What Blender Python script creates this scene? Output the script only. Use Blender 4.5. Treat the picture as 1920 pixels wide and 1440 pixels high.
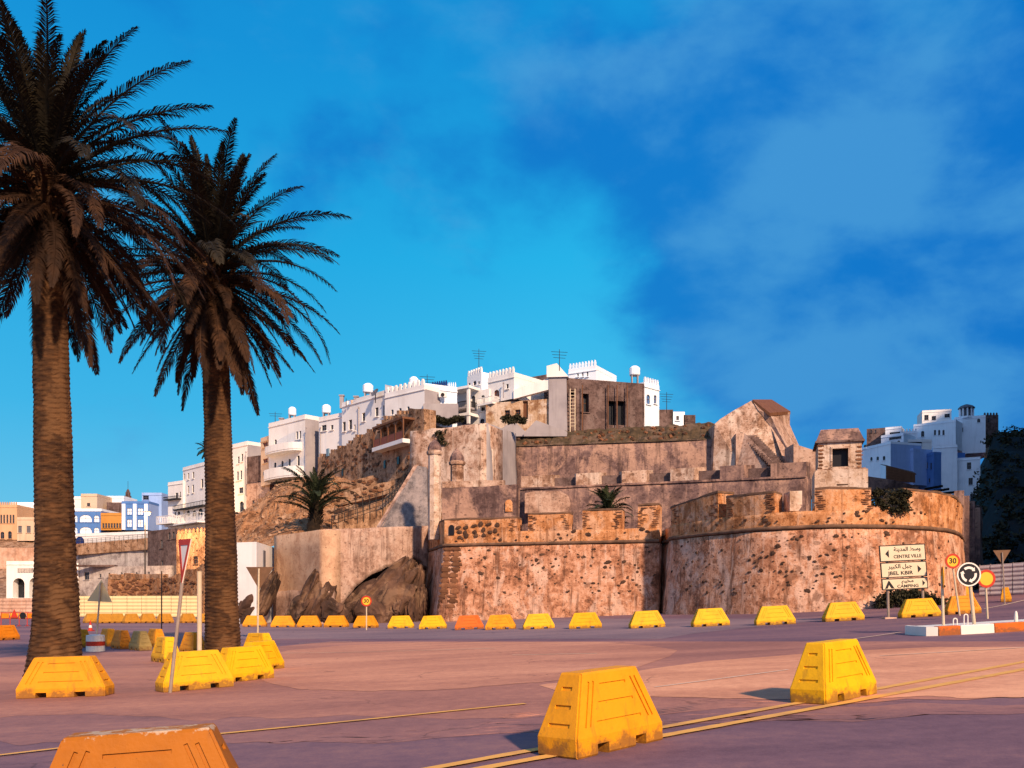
import bpy, bmesh, math, random
from mathutils import Vector, Matrix, noise as mnoise
random.seed(11)
R = math.radians
scene = bpy.context.scene
COL = scene.collection
for o in list(bpy.data.objects):
    bpy.data.objects.remove(o)

# ------------------------------------------------------------------ camera
CAMZ = 1.5
F = 1660.0            # focal length in pixels of a 1920 px wide picture
HZ = 1130.0           # picture row of the horizon
cam = bpy.data.cameras.new('camera')
cam.sensor_width = 36.0
cam.lens = 36.0 * F / 1920.0
cam.shift_y = (HZ - 720.0) / 1920.0
cam.clip_start = 0.1
cam.clip_end = 8000.0
camo = bpy.data.objects.new('camera', cam)
COL.objects.link(camo)
camo.location = (0, 0, CAMZ)
camo.rotation_euler = (R(90), 0, 0)
scene.camera = camo

# ------------------------------------------------------------------ light, sky, exposure
SUN_AZ = 25.0         # degrees to the right of straight behind the camera
SUN_EL = 30.0
scene.view_settings.view_transform = 'Standard'
scene.view_settings.look = 'None'
scene.view_settings.gamma = 1.0
scene.view_settings.use_curve_mapping = False
scene.view_settings.exposure = 0.45
sd = Vector((math.sin(R(SUN_AZ)) * math.cos(R(SUN_EL)), -math.cos(R(SUN_AZ)) * math.cos(R(SUN_EL)), math.sin(R(SUN_EL))))
sun = bpy.data.lights.new('sun', 'SUN')
sun.energy = 4.9
sun.angle = R(2.4)
sun.color = (1.0, 0.70, 0.47)
suno = bpy.data.objects.new('sun', sun)
COL.objects.link(suno)
suno.location = sd * 200
suno.rotation_euler = (-sd).to_track_quat('-Z', 'Y').to_euler()

world = bpy.data.worlds.new('World')
scene.world = world
world.use_nodes = True
wt = world.node_tree
wt.nodes.clear()


class NT:
    """small helper round a node tree"""
    def __init__(s, t):
        s.t = t

    def n(s, typ, **kw):
        nd = s.t.nodes.new(typ)
        for k, v in kw.items():
            if k.startswith('i_'):
                key = k[2:]
                key = int(key) if key.isdigit() else key
                sock = nd.inputs[key]
                if hasattr(v, 'is_output'):
                    s.t.links.new(v, sock)
                else:
                    sock.default_value = v
            else:
                setattr(nd, k, v)
        return nd

    def math(s, op, a, b=None, clamp=False):
        nd = s.t.nodes.new('ShaderNodeMath')
        nd.operation = op
        nd.use_clamp = clamp
        for i, v in enumerate((a, b)):
            if v is None:
                continue
            if hasattr(v, 'is_output'):
                s.t.links.new(v, nd.inputs[i])
            else:
                nd.inputs[i].default_value = v
        return nd.outputs[0]

    def mix(s, fac, a, b, blend='MIX'):
        nd = s.t.nodes.new('ShaderNodeMix')
        nd.data_type = 'RGBA'
        nd.blend_type = blend
        for sock, v in ((nd.inputs[0], fac), (nd.inputs[6], a), (nd.inputs[7], b)):
            if hasattr(v, 'is_output'):
                s.t.links.new(v, sock)
            elif isinstance(v, (tuple, list)):
                sock.default_value = (v[0], v[1], v[2], 1)
            else:
                sock.default_value = v
        return nd.outputs[2]

    def smooth(s, x, a, b):
        nd = s.t.nodes.new('ShaderNodeMapRange')
        nd.interpolation_type = 'SMOOTHSTEP'
        s.t.links.new(x, nd.inputs[0])
        nd.inputs[1].default_value = a
        nd.inputs[2].default_value = b
        return nd.outputs[0]

    def dot(s, v, d):
        nd = s.t.nodes.new('ShaderNodeVectorMath')
        nd.operation = 'DOT_PRODUCT'
        s.t.links.new(v, nd.inputs[0])
        nd.inputs[1].default_value = Vector(d).normalized()
        return nd.outputs['Value']

    def noise(s, v, scale, detail=6, rough=.55, dist=0.0):
        nd = s.t.nodes.new('ShaderNodeTexNoise')
        if v is not None:
            s.t.links.new(v, nd.inputs['Vector'])
        nd.inputs['Scale'].default_value = scale
        nd.inputs['Detail'].default_value = detail
        nd.inputs['Roughness'].default_value = rough
        nd.inputs['Distortion'].default_value = dist
        return nd.outputs[0]

    def mapping(s, v, scale=(1, 1, 1), loc=(0, 0, 0), rot=(0, 0, 0)):
        nd = s.t.nodes.new('ShaderNodeMapping')
        s.t.links.new(v, nd.inputs[0])
        nd.inputs['Scale'].default_value = scale
        nd.inputs['Location'].default_value = loc
        nd.inputs['Rotation'].default_value = rot
        return nd.outputs[0]

    def ramp(s, x, stops):
        nd = s.t.nodes.new('ShaderNodeValToRGB')
        s.t.links.new(x, nd.inputs[0])
        el = nd.color_ramp.elements
        while len(el) > 1:
            el.remove(el[0])
        el[0].position = stops[0][0]
        el[0].color = (*stops[0][1], 1)
        for p, c in stops[1:]:
            e = el.new(p)
            e.color = (*c, 1)
        return nd.outputs[0]


def pdir(px, py):
    return Vector(((px - 960) / F, 1.0, (HZ - py) / F)).normalized()


w = NT(wt)
tc = w.n('ShaderNodeTexCoord')
D = tc.outputs['Generated']
sky = w.n('ShaderNodeTexSky', sky_type='NISHITA', sun_disc=False)
sky.sun_elevation = R(SUN_EL)
sky.sun_rotation = R(180 - SUN_AZ)
sky.air_density = 1.0
sky.ozone_density = 4.0
sep = w.n('ShaderNodeSeparateXYZ', i_0=D)
el = sep.outputs[2]
base = w.ramp(el, [(0.0, (.20, .47, .60)), (0.09, (.12, .44, .62)), (0.20, (.05, .41, .645)), (0.36, (.016, .37, .64)), (0.52, (.007, .25, .56)), (1.0, (.003, .12, .38))])
nish = w.mix(1.0, sky.outputs[0], (.012, .05, .075), 'MULTIPLY')
base = w.mix(0.10, base, nish)
# the far right of the evening sky is darker, the side behind the camera paler
side = w.smooth(w.dot(D, (.86, .5, .16)), 0.55, 0.98)
base = w.mix(side, base, (.001, .09, .39))
tl = w.smooth(w.dot(D, pdir(100, -150)), 0.80, 1.0)
base = w.mix(w.math('MULTIPLY', tl, .35), base, (.004, .17, .46))
back = w.smooth(w.dot(D, (-.25, -1, .15)), -0.35, 0.9)
base = w.mix(back, base, (.27, .37, .60))
# clouds
cm = w.mapping(D, scale=(1, 1, 1.55), loc=(.13, .4, .22))
n1 = w.noise(cm, 3.6, 10, .54, .12)
n2 = w.noise(w.mapping(D, scale=(1, 1, 1.8), loc=(1.7, .2, .9)), 5.0, 10, .54, .15)
lob = None
for (px, py, c0, amp) in ((1350, 320, .972, .13), (1620, 300, .955, .17), (1800, 560, .955, .20), (1250, 60, .97, .07),
                          (740, 400, .99, .035), (1290, 590, .988, .09), (820, 90, .98, .06)):
    m = w.math('MULTIPLY', w.smooth(w.dot(D, pdir(px, py)), c0, 1.0), amp)
    lob = m if lob is None else w.math('ADD', lob, m)
cl = w.math('ADD', n1, lob)
mask = w.smooth(cl, .575, .80)
base = w.mix(w.math('MULTIPLY', mask, .85), base, (.004, .125, .43))
hi = w.math('MULTIPLY', w.smooth(w.math('ADD', n2, w.math('MULTIPLY', lob, .55)), .54, .78), .62)
base = w.mix(hi, base, (.06, .27, .52))
bg = w.n('ShaderNodeBackground', i_0=base, i_1=1.0)
wo = w.n('ShaderNodeOutputWorld', i_0=bg.outputs[0])
scene.cycles.max_bounces = 6
scene.cycles.use_denoising = True


# ------------------------------------------------------------------ coordinates
def gz(x, y):
    if x > 0:
        s = .042 * x + .0005 * x * x if x < 60 else 4.32 + .102 * (x - 60)
    else:
        s = -.5 * math.tanh(-x * .1)  * 1.0 if False else -.5 * math.tanh(-x * .05 / .5)
    return s + .012 * min(max(0.0, y - 45), 25)


def P(px, py, Y):
    """the point at distance Y that the picture shows at (px, py)"""
    return Vector(((px - 960) / F * Y, Y, CAMZ + (HZ - py) / F * Y))


def G(px, py):
    """the point of the ground that the picture shows at (px, py)"""
    kx, kz = (px - 960) / F, (HZ - py) / F
    a, b = 1.0, 400.0
    for _ in range(60):
        m = (a + b) / 2
        if CAMZ + kz * m - gz(kx * m, m) > 0:
            a = m
        else:
            b = m
    return Vector((kx * a, a, gz(kx * a, a)))


# ------------------------------------------------------------------ mesh helpers
ORG = {}


class MB:
    def __init__(s):
        s.v, s.f = [], []

    def face(s, pts):
        i = len(s.v)
        s.v += [tuple(p) for p in pts]
        s.f.append(tuple(range(i, i + len(pts))))

    def box(s, c, size, rz=0.0, M=None):
        c = Vector(c)
        h = Vector(size) / 2
        rot = Matrix.Rotation(rz, 3, 'Z') if M is None else M
        i = len(s.v)
        for x, y, z in ((-1, -1, -1), (1, -1, -1), (1, 1, -1), (-1, 1, -1), (-1, -1, 1), (1, -1, 1), (1, 1, 1), (-1, 1, 1)):
            s.v.append(tuple(c + rot @ Vector((x * h.x, y * h.y, z * h.z))))
        for q in ((0, 3, 2, 1), (4, 5, 6, 7), (0, 1, 5, 4), (1, 2, 6, 5), (2, 3, 7, 6), (3, 0, 4, 7)):
            s.f.append(tuple(i + k for k in q))
        return s

    def tube(s, a, b, r0, r1=None, n=8, cap=True):
        a, b = Vector(a), Vector(b)
        r1 = r0 if r1 is None else r1
        d = (b - a).normalized()
        q = d.to_track_quat('Z', 'Y').to_matrix()
        i = len(s.v)
        for p, r in ((a, r0), (b, r1)):
            for k in range(n):
                t = 2 * math.pi * k / n
                s.v.append(tuple(p + q @ Vector((r * math.cos(t), r * math.sin(t), 0))))
        for k in range(n):
            j = (k + 1) % n
            s.f.append((i + k, i + j, i + n + j, i + n + k))
        if cap:
            s.f.append(tuple(i + k for k in range(n - 1, -1, -1)))
            s.f.append(tuple(i + n + k for k in range(n)))
        return s

    def lathe(s, c, prof, n=16, sx=1.0):
        """prof: list of (radius, z) from bottom to top round the axis at c"""
        c = Vector(c)
        i = len(s.v)
        for r, z in prof:
            for k in range(n):
                t = 2 * math.pi * k / n
                s.v.append((c.x + r * math.cos(t) * sx, c.y + r * math.sin(t), c.z + z))
        for m in range(len(prof) - 1):
            for k in range(n):
                j = (k + 1) % n
                s.f.append((i + m * n + k, i + m * n + j, i + (m + 1) * n + j, i + (m + 1) * n + k))
        s.f.append(tuple(i + k for k in range(n - 1, -1, -1)))
        e = i + (len(prof) - 1) * n
        s.f.append(tuple(e + k for k in range(n)))
        return s

    def prism(s, pts, off):
        """closed polygon of points pushed along the vector off"""
        off = Vector(off)
        a = [Vector(p) for p in pts]
        n = len(a)
        i = len(s.v)
        s.v += [tuple(p) for p in a] + [tuple(p + off) for p in a]
        s.f.append(tuple(i + k for k in range(n)))
        s.f.append(tuple(i + n + k for k in range(n - 1, -1, -1)))
        for k in range(n):
            j = (k + 1) % n
            s.f.append((i + k, i + n + k, i + n + j, i + j))
        return s

    def build(s, name, mat, parent=None, smooth=False, label=None, stuff=False):
        org = ORG.get(parent.name, Vector((0, 0, 0))) if parent else Vector((0, 0, 0))
        me = bpy.data.meshes.new(name)
        me.from_pydata([(v[0] - org.x, v[1] - org.y, v[2] - org.z) for v in s.v], [], s.f)
        bm = bmesh.new()
        bm.from_mesh(me)
        bmesh.ops.remove_doubles(bm, verts=bm.verts, dist=1e-5)
        bmesh.ops.recalc_face_normals(bm, faces=bm.faces)
        bm.to_mesh(me)
        bm.free()
        if mat:
            me.materials.append(mat)
        if smooth:
            for p in me.polygons:
                p.use_smooth = True
        o = bpy.data.objects.new(name, me)
        COL.objects.link(o)
        if parent:
            o.parent = parent
            ORG[o.name] = org
        if label:
            o['label'] = label
        if stuff:
            o['kind'] = 'stuff'
        return o


def thing(name, label, cat, loc, group=None):
    o = bpy.data.objects.new(name, None)
    COL.objects.link(o)
    o.empty_display_size = .3
    o.location = loc
    ORG[o.name] = Vector(loc)
    tag(o, label, cat, group)
    return o


def tag(o, label, cat, group=None):
    o['label'] = label
    o['category'] = cat
    if group:
        o['group'] = group
    return o


def struct(o, label=None):
    o['kind'] = 'structure'
    if label:
        o['label'] = label
    return o


def share(name, me, parent, loc, rot=(0, 0, 0), scale=(1, 1, 1)):
    """one more object with shared mesh data, placed in world space under an unrotated parent"""
    o = bpy.data.objects.new(name, me)
    COL.objects.link(o)
    org = ORG.get(parent.name, Vector((0, 0, 0))) if parent else Vector((0, 0, 0))
    o.parent = parent
    o.location = Vector(loc) - org
    o.rotation_euler = rot
    o.scale = scale
    return o


def mesh_of(o):
    me = o.data
    bpy.data.objects.remove(o)
    return me


# ------------------------------------------------------------------ materials
def M(name, cols, scale=1.0, rough=.88, bump=.15, bscale=None, streak=0.0, streakcol=None, spots=0.0, spotcol=(.1, .06, .04),
      spotscale=1.2, pale=0.0, palecol=(.6, .5, .42), palescale=.35, coords='pos', detail=8, vary=0.0, spec=.2, metallic=0.0, stretch=(1, 1, 1)):
    m = bpy.data.materials.new(name)
    m.use_nodes = True
    t = NT(m.node_tree)
    m.node_tree.nodes.clear()
    if coords == 'pos':
        v = t.n('ShaderNodeNewGeometry').outputs['Position']
    else:
        v = t.n('ShaderNodeTexCoord').outputs['Object']
    vv = t.mapping(v, scale=stretch)
    n = t.noise(vv, scale, detail, .62)
    k = len(cols)
    c = t.ramp(n, [(.30 + .40 * i / max(1, k - 1), cols[i]) for i in range(k)]) if k > 1 else t.mix(0.0, cols[0], cols[0])
    if pale:
        pn = t.noise(t.mapping(v, loc=(7.1, 3.3, 5.2)), palescale, 9, .62)
        c = t.mix(t.math('MULTIPLY', t.smooth(pn, .52, .60), pale), c, palecol)
    if streak:
        sn = t.noise(t.mapping(v, scale=(1, 1, .07), loc=(2, 9, 1)), 1.6, 7, .62)
        c = t.mix(t.math('MULTIPLY', t.smooth(sn, .50, .66), streak), c, streakcol or tuple(x * .4 for x in cols[0]))
    if spots:
        wv = t.mapping(v, scale=(1, 1, 1.5))
        dn = t.n('ShaderNodeTexVoronoi', feature='F1', i_Scale=spotscale, i_Randomness=1.0)
        t.t.links.new(wv, dn.inputs['Vector'])
        wob = t.math('MULTIPLY', t.noise(v, 6.0, 5, .6), .34)
        rnd = t.n('ShaderNodeSeparateColor', i_0=dn.outputs['Color']).outputs[0]
        lim = t.math('SUBTRACT', t.math('MULTIPLY', t.math('POWER', rnd, 3.0), .42), t.math('SUBTRACT', wob, .12))
        sp = t.smooth(t.math('SUBTRACT', lim, dn.outputs['Distance']), 0.0, .05)
        c = t.mix(t.math('MULTIPLY', sp, spots), c, spotcol)
    if vary:
        oi = t.n('ShaderNodeObjectInfo')
        c = t.mix(t.math('MULTIPLY', oi.outputs['Random'], vary), c, tuple(x * .45 for x in cols[0]))
    p = t.n('ShaderNodeBsdfPrincipled', i_Roughness=rough, i_Metallic=metallic)
    t.t.links.new(c, p.inputs['Base Color'])
    p.inputs['Specular IOR Level'].default_value = spec
    if bump:
        bn = t.noise(vv, bscale or scale * 5, 8, .65)
        hsum = t.math('ADD', bn, t.math('MULTIPLY', n, .8))
        if spots:
            hsum = t.math('SUBTRACT', hsum, t.math('MULTIPLY', sp, .7))
        b = t.n('ShaderNodeBump', i_Strength=min(1.0, bump * 2), i_Distance=bump, i_Height=hsum)
        t.t.links.new(b.outputs[0], p.inputs['Normal'])
    t.n('ShaderNodeOutputMaterial', i_0=p.outputs[0])
    return m


def emit(name, col, s):
    m = bpy.data.materials.new(name)
    m.use_nodes = True
    m.node_tree.nodes.clear()
    t = NT(m.node_tree)
    e = t.n('ShaderNodeEmission', i_Color=(*col, 1), i_Strength=s)
    t.n('ShaderNodeOutputMaterial', i_0=e.outputs[0])
    return m


def glassm(name, col):
    m = bpy.data.materials.new(name)
    m.use_nodes = True
    p = m.node_tree.nodes['Principled BSDF']
    p.inputs['Base Color'].default_value = (*col, 1)
    p.inputs['Roughness'].default_value = .25
    p.inputs['Specular IOR Level'].default_value = .4
    return m


def masonry(name, dark, mid, light, pale, hole, paleamt=.8, streak=.6, stones=.55, pits=.5, scale=1.0, bump=.06, pscale=.42):
    """weathered plaster over rubble: mottled, patched, streaked and pitted"""
    m = bpy.data.materials.new(name)
    m.use_nodes = True
    m.node_tree.nodes.clear()
    t = NT(m.node_tree)
    pos = t.n('ShaderNodeNewGeometry').outputs['Position']
    n1 = t.noise(pos, .55 * scale, 7, .6, .4)
    n2 = t.noise(t.mapping(pos, loc=(3, 5, 7)), 2.1 * scale, 8, .66)
    n3 = t.noise(t.mapping(pos, loc=(9, 1, 4)), 7.5 * scale, 6, .7)
    comb = t.math('ADD', t.math('ADD', t.math('MULTIPLY', n1, .45), t.math('MULTIPLY', n2, .33)), t.math('MULTIPLY', n3, .22))
    c = t.ramp(comb, [(.40, dark), (.475, mid), (.535, light), (.60, tuple(.5 * (a + b) for a, b in zip(light, pale)))])
    if paleamt:
        pn = t.math('ADD', t.noise(t.mapping(pos, loc=(17, 3, 5), scale=(1.1, 1.1, .75)), pscale * scale, 8, .62, .6), t.math('MULTIPLY', t.math('SUBTRACT', n3, .5), .16))
        c = t.mix(t.math('MULTIPLY', t.smooth(pn, .50, .60), paleamt), c, t.mix(t.smooth(n2, .35, .65), tuple(x * .82 for x in pale), pale))
        dn = t.math('ADD', t.noise(t.mapping(pos, loc=(1, 13, 25)), pscale * 1.3 * scale, 8, .64, .5), t.math('MULTIPLY', t.math('SUBTRACT', n3, .5), .2))
        c = t.mix(t.math('MULTIPLY', t.smooth(dn, .575, .63), .62), c, dark)
    if streak:
        sn = t.noise(t.mapping(pos, scale=(1, 1, .06), loc=(2, 9, 1)), 2.0 * scale, 7, .64)
        c = t.mix(t.math('MULTIPLY', t.smooth(sn, .52, .66), streak), c, tuple(x * .75 for x in dark))
        sn2 = t.noise(t.mapping(pos, scale=(1, 1, .05), loc=(22, 4, 1)), 2.6 * scale, 6, .62)
        c = t.mix(t.math('MULTIPLY', t.smooth(sn2, .57, .68), streak * .6), c, pale)
    hs = None
    for (sc, thr, rad, amt, loc) in ((1.25, .60, .42, stones, (0, 0, 0)), (3.4, .58, .40, pits, (5, 2, 8)), (7.5, .66, .40, pits * .8, (1, 7, 3))):
        if not amt:
            continue
        vo = t.n('ShaderNodeTexVoronoi', feature='F1', i_Scale=sc * scale, i_Randomness=1.0)
        t.t.links.new(t.mapping(pos, scale=(1, 1, 1.6), loc=loc), vo.inputs['Vector'])
        sc_ = t.n('ShaderNodeSeparateColor', i_0=vo.outputs['Color'])
        r = t.math('MULTIPLY', t.math('SUBTRACT', sc_.outputs[0], thr), rad / (1 - thr))
        wob = t.math('MULTIPLY', t.math('SUBTRACT', t.noise(pos, sc * 5 * scale, 4, .6), .5), .38)
        k = t.smooth(t.math('ADD', t.math('SUBTRACT', r, vo.outputs['Distance']), wob), 0.0, .07)
        col = t.mix(sc_.outputs[1], hole, tuple(.5 * (a + b) for a, b in zip(hole, dark)))
        k = t.math('MULTIPLY', k, amt)
        c = t.mix(k, c, col)
        hs = k if hs is None else t.math('ADD', hs, k)
    p = t.n('ShaderNodeBsdfPrincipled', i_Roughness=.93)
    t.t.links.new(c, p.inputs['Base Color'])
    p.inputs['Specular IOR Level'].default_value = .1
    h = t.math('ADD', t.math('MULTIPLY', n2, .7), t.math('MULTIPLY', n3, .5))
    if hs is not None:
        h = t.math('SUBTRACT', h, t.math('MULTIPLY', hs, .8))
    b = t.n('ShaderNodeBump', i_Strength=.75, i_Distance=bump, i_Height=h)
    t.t.links.new(b.outputs[0], p.inputs['Normal'])
    t.n('ShaderNodeOutputMaterial', i_0=p.outputs[0])
    return m


def asphalt(name, dark, mid, light):
    """worn road surface: mottled, rubbed along the driving direction, gritty, cracked and spotted"""
    m = bpy.data.materials.new(name)
    m.use_nodes = True
    m.node_tree.nodes.clear()
    t = NT(m.node_tree)
    pos = t.n('ShaderNodeNewGeometry').outputs['Position']
    a = t.noise(t.mapping(pos, scale=(.35, 1, 1), rot=(0, 0, R(-8))), .30, 8, .6, .3)
    b = t.noise(t.mapping(pos, scale=(.05, 1, 1), rot=(0, 0, R(9))), 1.1, 6, .55)
    g = t.noise(pos, 34, 4, .7)
    g2 = t.noise(pos, 5.0, 7, .68)
    f = t.math('ADD', t.math('ADD', t.math('MULTIPLY', a, .46), t.math('MULTIPLY', b, .12)), t.math('ADD', t.math('MULTIPLY', g, .18), t.math('MULTIPLY', g2, .24)))
    c = t.ramp(f, [(.41, dark), (.50, mid), (.585, light)])
    vo = t.n('ShaderNodeTexVoronoi', feature='DISTANCE_TO_EDGE', i_Scale=.22)
    wv = t.n('ShaderNodeVectorMath', operation='ADD', i_0=pos)
    nz = t.n('ShaderNodeTexNoise', i_Scale=.9, i_Detail=6.0)
    sc = t.n('ShaderNodeVectorMath', operation='SCALE', i_0=nz.outputs['Color'], i_Scale=2.2)
    t.t.links.new(pos, nz.inputs['Vector'])
    t.t.links.new(sc.outputs[0], wv.inputs[1])
    t.t.links.new(wv.outputs[0], vo.inputs['Vector'])
    crack = t.math('MULTIPLY', t.math('SUBTRACT', 1.0, t.smooth(vo.outputs['Distance'], .0, .012)), t.smooth(t.noise(pos, .35, 3, .5), .50, .62))
    c = t.mix(t.math('MULTIPLY', crack, .55), c, tuple(x * .35 for x in dark))
    sp = t.smooth(t.noise(t.mapping(pos, loc=(4, 8, 2)), 1.1, 5, .55), .66, .74)
    c = t.mix(t.math('MULTIPLY', sp, .45), c, tuple(x * .55 for x in dark))
    ls = t.smooth(t.noise(t.mapping(pos, scale=(.5, 1, 1), loc=(14, 3, 2)), 9.0, 3, .5), .74, .78)
    c = t.mix(t.math('MULTIPLY', ls, .5), c, tuple(min(.8, x * 1.5) for x in light))
    p = t.n('ShaderNodeBsdfPrincipled', i_Roughness=.82)
    t.t.links.new(c, p.inputs['Base Color'])
    p.inputs['Specular IOR Level'].default_value = .25
    bp = t.n('ShaderNodeBump', i_Strength=.35, i_Distance=.012, i_Height=t.math('SUBTRACT', t.math('ADD', g, g2), crack))
    t.t.links.new(bp.outputs[0], p.inputs['Normal'])
    t.n('ShaderNodeOutputMaterial', i_0=p.outputs[0])
    return m


# asphalt; pools of lamplight are put into the paler, oranger colours
mt = {}
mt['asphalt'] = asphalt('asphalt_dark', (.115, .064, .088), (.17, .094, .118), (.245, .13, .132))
mt['asphalt_lamplit'] = asphalt('asphalt_lamplit', (.46, .20, .115), (.62, .285, .162), (.78, .39, .22))
mt['asphalt_lamplit_pink'] = asphalt('asphalt_lamplit_pink', (.25, .11, .088), (.36, .16, .118), (.47, .215, .145))
mt['asphalt_lamplit_mid'] = asphalt('asphalt_lamplit_mid', (.35, .15, .10), (.48, .215, .135), (.62, .295, .18))
mt['asphalt_lamplit_rose'] = asphalt('asphalt_lamplit_rose', (.175, .086, .088), (.26, .126, .118), (.35, .17, .138))
mt['asphalt_mauve'] = asphalt('asphalt_mauve', (.15, .10, .12), (.21, .14, .155), (.28, .18, .18))
mt['paint_yellow'] = M('paint_yellow', [(.66, .34, .08), (.74, .39, .09), (.5, .26, .09)], 1.4, .7, .004, 20)
mt['paint_white'] = M('paint_white', [(.62, .44, .31), (.70, .52, .38), (.5, .32, .22)], 1.4, .7, .004, 20)
# masonry
mt['rampart'] = masonry('rampart_plaster', (.14, .06, .034), (.39, .172, .092), (.56, .285, .168), (.70, .47, .35), (.085, .042, .026), paleamt=.62, streak=.75, stones=.45, pits=.65, scale=1.3, pscale=.5)
mt['ochre'] = masonry('ochre_parapet', (.21, .08, .03), (.45, .19, .074), (.58, .28, .128), (.66, .42, .28), (.085, .04, .02), paleamt=.5, stones=.5, pits=.65, scale=1.4)
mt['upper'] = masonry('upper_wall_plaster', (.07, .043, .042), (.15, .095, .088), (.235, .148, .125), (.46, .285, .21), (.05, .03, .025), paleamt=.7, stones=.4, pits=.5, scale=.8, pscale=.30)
mt['bastion'] = masonry('bastion_plaster', (.13, .066, .04), (.34, .205, .14), (.48, .33, .25), (.66, .52, .42), (.07, .035, .02), paleamt=.75, stones=.6, pits=.6)
mt['cordon'] = M('cordon_stone', [(.07, .045, .03), (.14, .08, .05), (.22, .12, .075)], 1.5, .92, .05, 6)
mt['brickstone'] = M('brick_stone', [(.16, .07, .035), (.25, .11, .055), (.33, .16, .08)], 2.5, .92, .04, 8, vary=.75)
mt['darkstone'] = M('dark_stone', [(.055, .03, .02), (.10, .055, .035), (.16, .085, .05)], 2.0, .92, .04, 8, vary=.5)
mt['rock'] = M('rock_face', [(.022, .014, .011), (.07, .038, .026), (.15, .08, .05)], .7, .92, .16, 2.5, stretch=(1, 1, .5), pale=.5, palecol=(.25, .15, .09), palescale=.6)
mt['earth'] = masonry('hill_earth', (.11, .05, .022), (.26, .12, .055), (.38, .19, .09), (.42, .26, .16), (.045, .025, .014), paleamt=.5, streak=0, stones=.85, pits=.85, scale=1.0, bump=.18)
mt['rubble'] = masonry('rubble_wall', (.11, .055, .03), (.25, .14, .08), (.37, .22, .13), (.48, .32, .22), (.055, .03, .018), paleamt=.5, stones=.9, pits=.9, scale=1.1, bump=.1)
mt['retaining'] = masonry('retaining_concrete', (.34, .19, .115), (.46, .28, .175), (.52, .33, .21), (.56, .38, .25), (.12, .06, .04), paleamt=.3, streak=.25, stones=.0, pits=.55, bump=.03)
mt['retaining_old'] = masonry('retaining_plaster', (.17, .10, .075), (.34, .21, .155), (.45, .30, .23), (.52, .38, .31), (.08, .045, .03), paleamt=.6, stones=.35, pits=.5)
mt['glacis'] = masonry('glacis_grey', (.075, .065, .068), (.15, .13, .13), (.22, .19, .185), (.33, .27, .25), (.05, .04, .04), paleamt=.6, stones=.3, pits=.4, bump=.12)
mt['towerplaster'] = masonry('tower_plaster', (.28, .165, .10), (.47, .33, .24), (.58, .43, .33), (.68, .55, .46), (.12, .06, .035), paleamt=.6, stones=.35, pits=.6)
mt['weeds'] = M('wall_top_growth', [(.03, .022, .012), (.075, .05, .025), (.13, .085, .05)], 1.2, .95, .25, 4, pale=.45, palecol=(.19, .12, .085), palescale=.7)
mt['white'] = M('whitewash', [(.68, .65, .62), (.77, .75, .72), (.80, .78, .76)], .3, .9, .01, 4, streak=.22, streakcol=(.52, .46, .41))
mt['white_blue'] = M('whitewash_cool', [(.68, .76, .84), (.78, .85, .92), (.80, .87, .94)], .3, .9, .01, 4, streak=.15, streakcol=(.34, .36, .4))
mt['blue_paint'] = M('blue_paint', [(.07, .17, .42), (.09, .21, .48)], .5, .9, .01, 4, streak=.15)
mt['blue_light'] = M('blue_light_paint', [(.26, .38, .64), (.32, .46, .72)], .5, .9, .01, 4, streak=.15)
mt['navy'] = M('navy_paint', [(.01, .03, .15), (.015, .04, .2)], .5, .9, .01, 4)
mt['ochre_paint'] = M('ochre_paint', [(.45, .20, .04), (.52, .25, .06)], .5, .9, .01, 4)
mt['cream'] = M('cream_paint', [(.56, .40, .27), (.64, .48, .34)], .4, .9, .01, 4, streak=.2)
mt['peach'] = M('peach_paint', [(.55, .32, .17), (.62, .38, .22)], .4, .9, .01, 4, streak=.2)
mt['pinkwall'] = masonry('pink_wall', (.36, .2, .13), (.50, .29, .195), (.57, .35, .245), (.62, .43, .33), (.2, .11, .08), paleamt=.5, stones=.2, pits=.3, scale=.6)
mt['greywall'] = masonry('grey_wall', (.17, .14, .13), (.32, .275, .26), (.42, .37, .34), (.52, .47, .43), (.09, .07, .065), paleamt=.6, stones=.35, pits=.4, scale=.7)
mt['cement_or_shade'] = M('cement_shade_grey', [(.25, .23, .24), (.32, .29, .30), (.37, .34, .34)], .4, .92, .02, 4, streak=.35, streakcol=(.2, .17, .17))  # cement grey that also paints shade on right-facing house walls
mt['brownbrick'] = masonry('brown_brick', (.05, .032, .03), (.105, .068, .06), (.15, .10, .09), (.21, .155, .14), (.03, .02, .018), paleamt=.4, stones=.3, pits=.6)
mt['tan'] = masonry('tan_peeling', (.24, .12, .06), (.45, .29, .17), (.55, .39, .26), (.66, .53, .42), (.20, .085, .045), paleamt=.8, stones=.6, pits=.4)
mt['glass'] = glassm('dark_glass', (.012, .014, .02))
mt['shutter'] = M('shutter_grey', [(.10, .10, .12), (.14, .14, .16)], 3, .7, .01)
mt['bluewin'] = M('blue_window', [(.12, .22, .30), (.18, .28, .36)], 3, .5, .01)
mt['redwood'] = M('red_wood', [(.16, .04, .022), (.24, .065, .035)], 3, .6, .02)
mt['wood'] = M('brown_wood', [(.11, .045, .022), (.18, .08, .04)], 3, .7, .02, stretch=(1, 1, .2))
mt['iron'] = M('dark_iron', [(.015, .013, .014), (.03, .025, .024)], 4, .6, .01)
mt['steel'] = M('galvanised_steel', [(.22, .17, .14), (.32, .25, .2)], 5, .5, .005, spec=.4)
mt['pale_steel'] = M('pale_pole_paint', [(.5, .4, .27), (.58, .47, .33)], 5, .5, .005)
mt['signback'] = M('sign_back', [(.12, .065, .035), (.17, .09, .05)], 5, .55, .005)
mt['sign_cream'] = M('sign_cream', [(.64, .53, .36), (.70, .58, .40)], 3, .5, 0)
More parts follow.
